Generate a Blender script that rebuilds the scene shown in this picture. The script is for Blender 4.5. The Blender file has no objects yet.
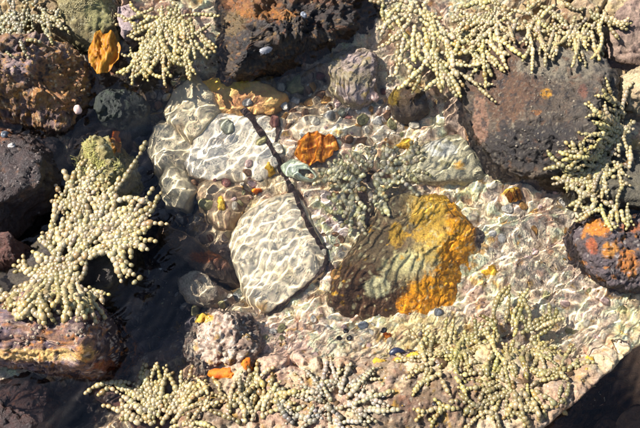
import bpy, math
import numpy as np
from mathutils import Vector

# ------------------------------------------------------------------ camera, sky, sun, exposure
sc = bpy.context.scene
RX, RY = 640.0, 428.0                      # the photograph's frame, used only to read off positions
TILT = math.radians(17.0)
DIST = 1.33
LENS, SENS = 50.0, 36.0
CAM = np.array([0.0, -DIST * math.sin(TILT), DIST * math.cos(TILT)])
cam_data = bpy.data.cameras.new('camera')
cam_data.lens = LENS; cam_data.sensor_width = SENS
cam_data.clip_start = 0.01; cam_data.clip_end = 100.0
cam = bpy.data.objects.new('camera', cam_data)
cam.location = CAM; cam.rotation_euler = (TILT, 0, 0)
sc.collection.objects.link(cam); sc.camera = cam

SUN_EL = math.radians(45.0)
SH = math.radians(-20.0)                   # heading in which shadows fall (from +x towards +y)
sun_dir = Vector((math.cos(SH) * math.cos(SUN_EL), math.sin(SH) * math.cos(SUN_EL), -math.sin(SUN_EL)))
world = bpy.data.worlds.new('World'); sc.world = world; world.use_nodes = True
wn = world.node_tree
sky = wn.nodes.new('ShaderNodeTexSky'); sky.sky_type = 'NISHITA'; sky.sun_disc = False
sky.sun_elevation = SUN_EL
sky.sun_rotation = math.atan2(-sun_dir.x, -sun_dir.y)
bg = wn.nodes['Background']; bg.inputs['Strength'].default_value = 0.07
wn.links.new(sky.outputs[0], bg.inputs[0])
sun_data = bpy.data.lights.new('sun', 'SUN')
sun_data.energy = 5.0; sun_data.angle = math.radians(0.5); sun_data.color = (1.0, 0.955, 0.89)
sun_data.cycles.is_caustics_light = True
sun = bpy.data.objects.new('sun', sun_data)
sun.rotation_euler = sun_dir.to_track_quat('-Z', 'Y').to_euler()
sun.location = (-1, 0.6, 1.5)
sc.collection.objects.link(sun)
sc.view_settings.view_transform = 'Standard'; sc.view_settings.look = 'None'
sc.view_settings.gamma = 1.0; sc.view_settings.exposure = 1.55
sc.view_settings.use_curve_mapping = False
sc.cycles.use_denoising = True
sc.cycles.caustics_refractive = True; sc.cycles.caustics_reflective = False
sc.cycles.sample_clamp_indirect = 4.0
sc.cycles.max_bounces = 8; sc.cycles.transmission_bounces = 6
sc.cycles.diffuse_bounces = 3; sc.cycles.glossy_bounces = 3

rng = np.random.default_rng(11)
HW = SENS / LENS / 2.0                     # half width of the view at distance 1
CT, ST = math.cos(TILT), math.sin(TILT)

def W(px, py, z=0.0):
    """point of the place seen at (px, py) of the photograph at height z"""
    px = np.asarray(px, float); py = np.asarray(py, float); z = np.asarray(z, float)
    u = (px - RX / 2) / (RX / 2) * HW
    v = -(py - RY / 2) / (RX / 2) * HW
    dx, dy, dz = u, v * CT + ST, v * ST - CT
    t = (z - CAM[2]) / dz
    return np.stack([CAM[0] + dx * t, CAM[1] + dy * t, z + 0 * t], -1)

def pix(P):
    d = P - CAM
    yc = d[..., 1] * CT + d[..., 2] * ST
    zc = d[..., 1] * ST - d[..., 2] * CT
    zc = np.maximum(zc, 0.05)
    return RX / 2 + d[..., 0] / zc / HW * RX / 2, RY / 2 - yc / zc / HW * RX / 2

PXM = 2 * HW * DIST / RX                   # metres per pixel of the photograph, about 1.5 mm

# ------------------------------------------------------------------ noise
def _hash(ix, iy, iz, seed):
    h = (ix.astype(np.int64) * 374761393 + iy.astype(np.int64) * 668265263 + iz.astype(np.int64) * 2147483647 + seed * 1274126177) & 0xFFFFFFFF
    h = ((h ^ (h >> 13)) * 1274126177) & 0xFFFFFFFF
    h = ((h ^ (h >> 16)) * 2246822519) & 0xFFFFFFFF
    h = h ^ (h >> 15)
    return (h & 0xFFFFFF) / float(0xFFFFFF)

def vnoise(P, seed=0):
    f = np.floor(P); t = P - f; i = f.astype(np.int64)
    t = t * t * t * (t * (t * 6 - 15) + 10)
    r = 0
    for dx in (0, 1):
        wx = t[:, 0] if dx else 1 - t[:, 0]
        for dy in (0, 1):
            wy = t[:, 1] if dy else 1 - t[:, 1]
            for dz in (0, 1):
                wz = t[:, 2] if dz else 1 - t[:, 2]
                r = r + wx * wy * wz * _hash(i[:, 0] + dx, i[:, 1] + dy, i[:, 2] + dz, seed)
    return r * 2 - 1

ROT = np.array([[0.36, 0.48, -0.8], [-0.8, 0.6, 0.0], [0.48, 0.64, 0.6]])
def fbm(P, scale, octv=4, seed=0, gain=0.5, ridged=False):
    Q = P * scale; a = 1.0; s = 0; n = 0
    for o in range(octv):
        v = vnoise(Q, seed + o * 17)
        if ridged: v = 1 - 2 * np.abs(v)
        s = s + a * v; n += a; a *= gain; Q = (Q @ ROT.T) * 2.03 + 3.7
    return s / n

def worley2(xy, scale, seed=0, jit=0.9):
    """distance to the nearest and second nearest cell point and a random number of the nearest cell"""
    Q = xy * scale; f = np.floor(Q).astype(np.int64); z0 = np.zeros(len(Q), np.int64)
    d1 = np.full(len(Q), 9.0); d2 = np.full(len(Q), 9.0); cid = np.zeros(len(Q))
    for dx in (-1, 0, 1):
        for dy in (-1, 0, 1):
            cx, cy = f[:, 0] + dx, f[:, 1] + dy
            px = cx + 0.5 + (_hash(cx, cy, z0, seed) - 0.5) * jit
            py = cy + 0.5 + (_hash(cx, cy, z0 + 7, seed) - 0.5) * jit
            d = np.hypot(Q[:, 0] - px, Q[:, 1] - py)
            n = d < d1
            d2 = np.where(n, d1, np.minimum(d2, d)); d1 = np.where(n, d, d1)
            cid = np.where(n, _hash(cx, cy, z0 + 13, seed), cid)
    return d1, d2, cid

def sstep(a, b, x):
    t = np.clip((x - a) / (b - a), 0, 1); return t * t * (3 - 2 * t)

def lin(c):
    c = np.asarray(c, float) / 255.0
    return np.where(c < 0.04045, c / 12.92, ((c + 0.055) / 1.055) ** 2.4)

def K(r, g, b, k=0.48):
    """real-world base colour of a surface that the sunlit photograph shows as r, g, b"""
    return np.clip(lin((r, g, b)) * k, 0, 0.82)

# ------------------------------------------------------------------ mesh and object helpers
def mesh(name, v, faces, col=None, mat=None, smooth=True):
    v = np.asarray(v, np.float32)
    me = bpy.data.meshes.new(name)
    if not isinstance(faces, (list, tuple)): faces = [faces]
    faces = [np.asarray(f, np.int32) for f in faces if len(f)]
    idx = np.concatenate([f.ravel() for f in faces])
    cnt = np.concatenate([np.full(len(f), f.shape[1], np.int32) for f in faces])
    st = np.concatenate([[0], np.cumsum(cnt)[:-1]]).astype(np.int32)
    me.vertices.add(len(v)); me.vertices.foreach_set('co', v.ravel())
    me.loops.add(len(idx)); me.loops.foreach_set('vertex_index', idx)
    me.polygons.add(len(cnt)); me.polygons.foreach_set('loop_start', st); me.polygons.foreach_set('loop_total', cnt)
    me.polygons.foreach_set('use_smooth', np.full(len(cnt), smooth))
    me.update(calc_edges=True); me.validate()
    if col is not None:
        a = me.color_attributes.new('tint', 'FLOAT_COLOR', 'POINT')
        c = np.ones((len(v), 4), np.float32); c[:, :3] = col
        a.data.foreach_set('color', c.ravel())
    if mat is not None: me.materials.append(mat)
    return me

def link(name, me, parent=None, receiver=True):
    o = bpy.data.objects.new(name, me); sc.collection.objects.link(o)
    if parent is not None: o.parent = parent
    if me is not None and receiver: o.cycles.is_caustics_receiver = True
    return o

def tag(o, label=None, cat=None, group=None, kind=None):
    if label: o['label'] = label
    if cat: o['category'] = cat
    if group: o['group'] = group
    if kind: o['kind'] = kind
    return o

def empty(name, loc):
    o = bpy.data.objects.new(name, None); sc.collection.objects.link(o)
    o.empty_display_size = 0.02; o.location = loc
    return o

def grid_faces(nr, ncol, wrap=False):
    i = np.arange(nr * ncol).reshape(nr, ncol)
    if wrap: i = np.concatenate([i, i[:, :1]], 1)
    return np.stack([i[:-1, :-1], i[:-1, 1:], i[1:, 1:], i[1:, :-1]], -1).reshape(-1, 4)

def vnormals(v, f):
    a, b, c, d = v[f[:, 0]], v[f[:, 1]], v[f[:, 2]], v[f[:, 3]]
    n = np.cross(c - a, d - b); out = np.zeros_like(v)
    for k in range(4): np.add.at(out, f[:, k], n)
    return out / np.maximum(np.linalg.norm(out, axis=1, keepdims=True), 1e-12)

# ------------------------------------------------------------------ materials
def nodes_of(m):
    m.use_nodes = True
    return m.node_tree.nodes, m.node_tree.links, m.node_tree.nodes['Principled BSDF']

def stone_material(name, rough, spec, fine=260.0, bump=0.5, vary=0.45, dist=0.0015, colour=None, island=False):
    m = bpy.data.materials.new(name); N, L, B = nodes_of(m)
    tc = N.new('ShaderNodeTexCoord')
    if colour is None:
        at = N.new('ShaderNodeAttribute'); at.attribute_name = 'tint'; base = at.outputs['Color']
    else:
        rgb = N.new('ShaderNodeRGB'); rgb.outputs[0].default_value = (*colour, 1); base = rgb.outputs[0]
    n1 = N.new('ShaderNodeTexNoise'); n1.inputs['Scale'].default_value = fine; n1.inputs['Detail'].default_value = 6; n1.inputs['Roughness'].default_value = 0.7
    L.new(tc.outputs['Object'], n1.inputs['Vector'])
    n2 = N.new('ShaderNodeTexNoise'); n2.inputs['Scale'].default_value = fine * 3.1; n2.inputs['Detail'].default_value = 3
    L.new(tc.outputs['Object'], n2.inputs['Vector'])
    mr = N.new('ShaderNodeMapRange'); mr.inputs[1].default_value = 0.28; mr.inputs[2].default_value = 0.72
    mr.inputs[3].default_value = 1 - vary; mr.inputs[4].default_value = 1 + vary
    L.new(n1.outputs['Fac'], mr.inputs[0])
    mul = N.new('ShaderNodeVectorMath'); mul.operation = 'SCALE'
    L.new(base, mul.inputs[0]); L.new(mr.outputs[0], mul.inputs['Scale'])
    hs = N.new('ShaderNodeHueSaturation')
    mr2 = N.new('ShaderNodeMapRange'); mr2.inputs[1].default_value = 0.3; mr2.inputs[2].default_value = 0.7; mr2.inputs[3].default_value = 0.475; mr2.inputs[4].default_value = 0.525
    L.new(n2.outputs['Fac'], mr2.inputs[0]); L.new(mr2.outputs[0], hs.inputs['Hue']); L.new(mul.outputs[0], hs.inputs['Color'])
    L.new(hs.outputs[0], B.inputs['Base Color'])
    add = N.new('ShaderNodeMath'); add.operation = 'MULTIPLY_ADD'; add.inputs[1].default_value = 0.4
    L.new(n2.outputs['Fac'], add.inputs[0]); L.new(n1.outputs['Fac'], add.inputs[2])
    bp = N.new('ShaderNodeBump'); bp.inputs['Strength'].default_value = bump; bp.inputs['Distance'].default_value = dist
    L.new(add.outputs[0], bp.inputs['Height']); L.new(bp.outputs[0], B.inputs['Normal'])
    rr = N.new('ShaderNodeMapRange'); rr.inputs[3].default_value = max(rough - 0.15, 0.05); rr.inputs[4].default_value = min(rough + 0.2, 1)
    L.new(n1.outputs['Fac'], rr.inputs[0]); L.new(rr.outputs[0], B.inputs['Roughness'])
    B.inputs['Specular IOR Level'].default_value = spec
    return m

M_DRY = stone_material('rock_dry', 0.8, 0.2, bump=0.9, dist=0.0026, vary=0.55)
M_WET = stone_material('rock_wet', 0.42, 0.5, fine=300, bump=1.0, dist=0.0030, vary=0.65)
M_BED = stone_material('pool_bed', 0.7, 0.2, fine=380, bump=1.0, vary=0.55, dist=0.002)
M_SLAB = stone_material('slab', 0.6, 0.2, fine=160, bump=0.35, vary=0.3)
M_SPONGE = stone_material('sponge', 0.6, 0.35, fine=420, bump=0.9, vary=0.35)
M_PEB = stone_material('pebble', 0.35, 0.4, fine=140, bump=0.15, vary=0.35)

def weed_material(name, mult):
    m = bpy.data.materials.new(name); N, L, B = nodes_of(m)
    at = N.new('ShaderNodeAttribute'); at.attribute_name = 'tint'
    tc = N.new('ShaderNodeTexCoord')
    n1 = N.new('ShaderNodeTexNoise'); n1.inputs['Scale'].default_value = 420; n1.inputs['Detail'].default_value = 4
    L.new(tc.outputs['Object'], n1.inputs['Vector'])
    mr = N.new('ShaderNodeMapRange'); mr.inputs[1].default_value = 0.3; mr.inputs[2].default_value = 0.7
    mr.inputs[3].default_value = 0.72 * mult; mr.inputs[4].default_value = 1.2 * mult
    L.new(n1.outputs['Fac'], mr.inputs[0])
    sc_ = N.new('ShaderNodeVectorMath'); sc_.operation = 'SCALE'
    L.new(at.outputs['Color'], sc_.inputs[0]); L.new(mr.outputs[0], sc_.inputs['Scale'])
    L.new(sc_.outputs[0], B.inputs['Base Color'])
    bp = N.new('ShaderNodeBump'); bp.inputs['Strength'].default_value = 0.25; bp.inputs['Distance'].default_value = 0.0008
    L.new(n1.outputs['Fac'], bp.inputs['Height']); L.new(bp.outputs[0], B.inputs['Normal'])
    B.inputs['Roughness'].default_value = 0.38; B.inputs['Specular IOR Level'].default_value = 0.45; B.inputs['Subsurface Weight'].default_value = 0.0
    return m
M_WEED = weed_material('beaded_weed', 1.0)

def leaf_material(name, c1, c2):
    m = bpy.data.materials.new(name); N, L, B = nodes_of(m)
    tc = N.new('ShaderNodeTexCoord')
    n1 = N.new('ShaderNodeTexNoise'); n1.inputs['Scale'].default_value = 90; n1.inputs['Detail'].default_value = 7; n1.inputs['Roughness'].default_value = 0.65; n1.inputs['Distortion'].default_value = 0.8
    mp = N.new('ShaderNodeMapping'); mp.inputs['Scale'].default_value = (2.6, 0.8, 1.0); mp.inputs['Rotation'].default_value = (0, 0, 0.35)
    L.new(tc.outputs['Object'], mp.inputs['Vector']); L.new(mp.outputs[0], n1.inputs['Vector'])
    bp = N.new('ShaderNodeBump'); bp.inputs['Strength'].default_value = 0.7; bp.inputs['Distance'].default_value = 0.0012
    L.new(n1.outputs['Fac'], bp.inputs['Height']); L.new(bp.outputs[0], B.inputs['Normal'])
    cr = N.new('ShaderNodeValToRGB'); cr.color_ramp.elements[0].position = 0.32; cr.color_ramp.elements[1].position = 0.68
    cr.color_ramp.elements[0].color = (*c1, 1); cr.color_ramp.elements[1].color = (*c2, 1)
    L.new(n1.outputs['Fac'], cr.inputs[0]); L.new(cr.outputs[0], B.inputs['Base Color'])
    B.inputs['Roughness'].default_value = 0.5; B.inputs['Specular IOR Level'].default_value = 0.3
    tr = N.new('ShaderNodeBsdfTranslucent'); L.new(cr.outputs[0], tr.inputs['Color'])
    mx = N.new('ShaderNodeMixShader'); mx.inputs[0].default_value = 0.35
    L.new(B.outputs[0], mx.inputs[1]); L.new(tr.outputs[0], mx.inputs[2])
    L.new(mx.outputs[0], N['Material Output'].inputs['Surface'])
    return m
M_AMBER = leaf_material('amber_blade', K(190, 70, 10) * 1.6, K(255, 175, 50) * 1.7)
M_GOLD = leaf_material('gold_blade', K(190, 90, 14), K(255, 190, 60))

m = bpy.data.materials.new('water'); N, L, B = nodes_of(m)
B.inputs['Base Color'].default_value = (1, 1, 1, 1)
B.inputs['Roughness'].default_value = 0.0; B.inputs['IOR'].default_value = 1.333
B.inputs['Transmission Weight'].default_value = 1.0
M_WATER = m

# ------------------------------------------------------------------ painting: surface colours per vertex, with shade painted in at the dark hollows
def paint(P, spec, seed=0):
    """spec: ramp = colours along large noise; specks = (colour, scale, threshold, strength); blobs = (px, py, rx, ry, colour, amount)"""
    n = fbm(P, spec.get('scale', 28.0), 5, seed, 0.6)
    n = np.clip(n * spec.get('contrast', 1.35) * 0.5 + 0.5, 0, 1)
    ramp = np.array([K(*c) for c in spec['ramp']])
    x = n * (len(ramp) - 1); i = np.clip(x.astype(int), 0, len(ramp) - 2); t = (x - i)[:, None]
    c = ramp[i] * (1 - t) + ramp[i + 1] * t
    if spec.get('blobs'):
        px, py = pix(P)
        w1 = fbm(P, 55, 4, seed + 31, 0.6) * 0.5
        w2 = fbm(P, 200, 3, seed + 32, 0.6) * 0.3
        for b in spec['blobs']:
            bx, by, rx, ry, cc, am = b[:6]
            d = np.hypot((px - bx) / rx, (py - by) / ry)
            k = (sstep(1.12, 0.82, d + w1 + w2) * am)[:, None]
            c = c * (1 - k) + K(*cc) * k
    for (cc, s, th, am) in spec.get('specks', ()):
        v = fbm(P, s, 3, seed + int(s) + int(cc[0]), 0.55)
        k = (sstep(th, th + 0.12, v) * am)[:, None]
        c = c * (1 - k) + K(*cc) * k
    return c

# ------------------------------------------------------------------ height map of the place, kept so that weed and pebbles can lie on it
HX0, HX1, HY0, HY1, HS = -0.75, 0.75, -0.62, 0.66, 0.003
HN, HM_ = int((HX1 - HX0) / HS) + 1, int((HY1 - HY0) / HS) + 1
hx = np.linspace(HX0, HX1, HN); hy = np.linspace(HY0, HY1, HM_)

GB = [  # px, py, rx, ry, dz : broad shape of the pool bed
    (245, 150, 75, 80, -0.010), (160, 225, 40, 100, -0.045), (285, 72, 65, 22, -0.040), (160, 325, 40, 40, -0.03),
    (350, 418, 210, 50, 0.085), (540, 265, 80, 70, 0.012), (520, 5, 140, 40, 0.050), (345, 60, 25, 25, 0.02),
    (90, 10, 80, 40, 0.06), (75, 408, 42, 28, -0.085), (0, 200, 60, 200, 0.02), (630, 120, 40, 100, 0.03),
    (215, 345, 40, 30, 0.02), (280, 260, 50, 60, -0.005), (500, 385, 80, 50, 0.030),
]
def ground_z(P):
    px, py = pix(np.stack([P[:, 0], P[:, 1], np.zeros(len(P))], 1))
    z = np.full(len(P), -0.050)
    for bx, by, rx, ry, dz in GB:
        z += dz * np.exp(-0.5 * (((px - bx) / rx) ** 2 + ((py - by) / ry) ** 2))
    Q = np.stack([P[:, 0], P[:, 1], np.zeros(len(P))], 1)
    far_ = sstep(0.55, 0.8, np.hypot(P[:, 0], P[:, 1] * 1.2))
    far = sstep(0.55, 1.2, np.hypot(P[:, 0], P[:, 1] * 1.2))
    wl = 0.012 * np.stack([fbm(Q, 25, 3, 81), fbm(Q, 25, 3, 82)], 1)
    l1, l2, lc = worley2(P[:, :2] + wl, 24, 15)
    z += 0.009 * (sstep(0.0, 0.34, l2 - l1) - 0.55) * (0.4 + 0.9 * lc) * (1 - 0.97 * far_) * (1 - 0.45 * sstep(318, 345, py))
    z += (0.014 * fbm(Q, 11, 3, 5) + 0.007 * fbm(Q, 34, 4, 9)) * (1 - 0.9 * far_) + far * (0.05 + 0.08 * fbm(Q, 1.6, 2, 77))
    # the step down in the corner
    e = ((px - 544) * 0.62 + (py - 424) * 0.78) + 5 * fbm(Q, 30, 3, 41)
    z += 0.02 * sstep(-70, -5, e) * sstep(200, 120, e) - 0.42 * sstep(-2, 7, e) * sstep(200, 120, e)
    z += 0.015 * np.tanh(z / 0.003)
    return z
def ground_fine(P):
    Q = np.stack([P[:, 0], P[:, 1], np.zeros(len(P))], 1)
    wq = np.stack([fbm(Q, 60, 2, 1), fbm(Q, 60, 2, 2)], 1) * 0.006
    d1, d2, c1 = worley2(P[:, :2] + wq, 95, 3)
    e1, e2, c2 = worley2(P[:, :2] - wq, 210, 8)
    patch = sstep(-0.15, 0.25, fbm(Q, 14, 3, 60))
    z = 0.0042 * (1 - sstep(0.0, 0.75, d1)) * (c1 ** 1.5) * (0.35 + 0.65 * patch) + 0.0022 * (1 - sstep(0, 0.7, e1)) * c2
    z += 0.0030 * fbm(Q, 120, 4, 21, 0.65) + 0.0016 * fbm(Q, 60, 3, 23, 0.6, True)
    dry_ = sstep(330, 352, pix(Q)[1])
    z = z * (1 + 0.7 * dry_) + dry_ * 0.004 * fbm(Q, 45, 4, 66, 0.6)
    return z, c1, c2, d1, e1, patch

GX, GY = np.meshgrid(hx, hy)
gp = np.stack([GX.ravel(), GY.ravel()], 1)
HMAP = ground_z(gp).reshape(GX.shape)

def hsample(x, y):
    i = np.clip(((np.asarray(x) - HX0) / HS), 0, HN - 1.001); j = np.clip(((np.asarray(y) - HY0) / HS), 0, HM_ - 1.001)
    i0 = i.astype(int); j0 = j.astype(int); a = i - i0; b = j - j0
    h = HMAP
    return h[j0, i0] * (1 - a) * (1 - b) + h[j0, i0 + 1] * a * (1 - b) + h[j0 + 1, i0] * (1 - a) * b + h[j0 + 1, i0 + 1] * a * b

def hsplat(v):
    i = np.round((v[:, 0] - HX0) / HS).astype(int); j = np.round((v[:, 1] - HY0) / HS).astype(int)
    ok = (i >= 0) & (i < HN) & (j >= 0) & (j < HM_)
    np.maximum.at(HMAP, (j[ok], i[ok]), v[ok, 2])

# ------------------------------------------------------------------ pool bed
def axis(lo, hi, step, far):
    a = np.arange(lo, hi, step); out = []; s = step; x = hi
    while x < far: out.append(x); s *= 1.25; x += s
    out.append(far)
    lo_out = []; s = step; x = lo - step
    while x > -far: lo_out.append(x); s *= 1.25; x -= s
    lo_out.append(-far)
    return np.concatenate([np.array(lo_out[::-1]), a, np.array(out)])

ax_, ay_ = axis(-0.53, 0.53, 0.0020, 4.0), axis(-0.36, 0.40, 0.0020, 4.0)
X, Y = np.meshgrid(ax_, ay_); P2 = np.stack([X.ravel(), Y.ravel()], 1)
zf, c1, c2, d1, e1, patch = ground_fine(P2)
gz = ground_z(P2)
outer = sstep(0.0, 0.06, np.maximum(np.abs(P2[:, 0]) - 0.53, np.maximum(P2[:, 1] - 0.40, -0.36 - P2[:, 1])))
GV = np.stack([P2[:, 0], P2[:, 1], gz + zf * (1 - outer)], 1)
PINK, CREAM, SAND, OLIVE, GREY, BROWN = (214, 186, 178), (236, 226, 200), (214, 196, 158), (170, 160, 112), (160, 150, 140), (120, 92, 66)
gcol = paint(GV, dict(ramp=[(196, 168, 138), (216, 188, 168), (230, 210, 184), (234, 218, 186), (212, 194, 150), (226, 200, 180)], scale=26, contrast=1.5,
    blobs=[
        (215, 130, 60, 60, (205, 195, 150), 0.8), (250, 130, 35, 30, (215, 205, 160), 0.7), (165, 130, 22, 40, (150, 140, 95), 0.7),
        (350, 110, 60, 30, (222, 205, 180), 0.6), (390, 115, 40, 25, (225, 212, 200), 0.6), (160, 300, 55, 70, (110, 100, 92), 0.85),  # last blob paints shade into the left channel
        (150, 215, 42, 90, (84, 82, 96), 0.95), (160, 330, 45, 45, (92, 86, 98), 0.9), (80, 405, 45, 30, (70, 62, 66), 0.95), (560, 60, 120, 70, (150, 132, 100), 0.6),  # channel and lower-left pool blobs paint shade into the bed
        (170, 395, 70, 40, (120, 98, 84), 0.8), (290, 70, 60, 22, (90, 88, 90), 0.6),  # second blob paints in the shade below the boulder
        (500, 130, 30, 40, (225, 200, 180), 0.5), (410, 340, 80, 22, (214, 202, 150), 0.7), (440, 395, 60, 25, (128, 108, 96), 0.85),
        (330, 345, 60, 30, (226, 204, 186), 0.6), (270, 350, 40, 30, (222, 190, 176), 0.7), (610, 420, 50, 36, (44, 40, 44), 0.95),  # near-black last blob paints in the shade of the corner
        (50, 20, 70, 40, (140, 128, 90), 0.7), (138, 84, 46, 40, (78, 70, 62), 0.95), (20, 215, 70, 110, (70, 52, 46), 0.9), (545, 250, 60, 60, (226, 206, 186), 0.5),  # second blob paints in the shade of the upper-left gap
        (560, 330, 60, 40, (220, 200, 178), 0.5), (300, 400, 60, 30, (186, 150, 136), 0.6), (420, 420, 70, 20, (120, 100, 92), 0.7), (560, 400, 60, 40, (190, 160, 140), 0.6), (360, 372, 50, 14, (150, 124, 112), 0.6),
    ],
    specks=[((112, 86, 60), 120, 0.36, 0.6), ((186, 150, 60), 60, 0.38, 0.7), ((246, 238, 222), 190, 0.36, 0.5), ((176, 124, 100), 60, 0.36, 0.45), ((110, 104, 84), 75, 0.42, 0.55)]), 3)
jit = (0.80 + 0.42 * c1 * (0.4 + 0.6 * patch) + 0.22 * c2)[:, None]
tone = np.stack([1 + 0.10 * (c1 - .5), 1 + 0.02 * (c2 - .5), 1 - 0.16 * (c1 - .5)], 1)
deep = (sstep(-0.05, -0.12, gz) * 0.9)[:, None]      # shade of the deep corner notch, painted into the bed by depth
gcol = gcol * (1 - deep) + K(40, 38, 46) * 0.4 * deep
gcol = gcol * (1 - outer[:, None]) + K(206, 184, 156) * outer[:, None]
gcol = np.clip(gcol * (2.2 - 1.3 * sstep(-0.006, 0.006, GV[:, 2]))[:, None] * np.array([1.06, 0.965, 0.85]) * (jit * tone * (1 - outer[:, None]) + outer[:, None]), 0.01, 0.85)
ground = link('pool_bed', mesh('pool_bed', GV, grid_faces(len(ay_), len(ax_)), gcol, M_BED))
tag(ground, 'pale pinkish knobbly rock bed of the shallow tide pool', kind='structure')

# ------------------------------------------------------------------ water with real ripples
wx_, wy_ = axis(-0.52, 0.52, 0.00146, 4.0), axis(-0.35, 0.39, 0.00146, 4.0)
X, Y = np.meshgrid(wx_, wy_)
wr = np.random.default_rng(5); Z = np.zeros_like(X)
fade = 1 - sstep(-0.02, 0.015, np.maximum(np.abs(X) - 0.52, np.maximum(Y - 0.39, -0.35 - Y)))
XY = np.stack([X.ravel(), Y.ravel(), 0 * X.ravel()], 1)
gust = [np.clip(0.92 + 0.85 * fbm(XY, 6.0, 2, 50 + q), 0.35, 1.45).reshape(X.shape) for q in range(3)]
for k in range(46):
    short = k % 3 < 2
    Lw = wr.uniform(0.0105, 0.022) if short else wr.uniform(0.025, 0.075)
    a = wr.normal(math.radians(122), 0.36) if k % 6 else wr.uniform(0, 6.283)
    A = Lw ** 2 * (0.27 if short else 0.13) * wr.uniform(0.4, 1.0)
    Z += A * gust[k % 3] * np.sin(2 * math.pi / Lw * (math.cos(a) * X + math.sin(a) * Y) + wr.uniform(0, 6.283))
Z = Z * fade
water = link('water', mesh('water', np.stack([X.ravel(), Y.ravel(), Z.ravel()], 1), grid_faces(len(wy_), len(wx_)), None, M_WATER), receiver=False)
water.cycles.is_caustics_caster = True
tag(water, 'clear rippled water filling the tide pool', kind='structure')

# ------------------------------------------------------------------ rocks
def chaikin(p, n=2):
    for _ in range(n):
        q = np.roll(p, -1, 0); p = np.stack([0.78 * p + 0.22 * q, 0.22 * p + 0.78 * q], 1).reshape(-1, 2)
    return p

def radial(poly, c, n):
    th = np.linspace(0, 2 * math.pi, n, endpoint=False)
    d = np.stack([np.cos(th), np.sin(th)], 1); a = poly - c; b = np.roll(poly, -1, 0) - c; e = b - a
    r = np.full(n, 1e-3)
    for k in range(len(a)):
        den = d[:, 0] * e[k, 1] - d[:, 1] * e[k, 0]
        den = np.where(np.abs(den) < 1e-12, 1e-12, den)
        t = (a[k, 0] * e[k, 1] - a[k, 1] * e[k, 0]) / den
        s = (a[k, 0] * d[:, 1] - a[k, 1] * d[:, 0]) / den
        ok = (t > 0) & (s >= -1e-6) & (s <= 1 + 1e-6)
        r = np.where(ok, np.maximum(r, t), r)
    return th, r

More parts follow.
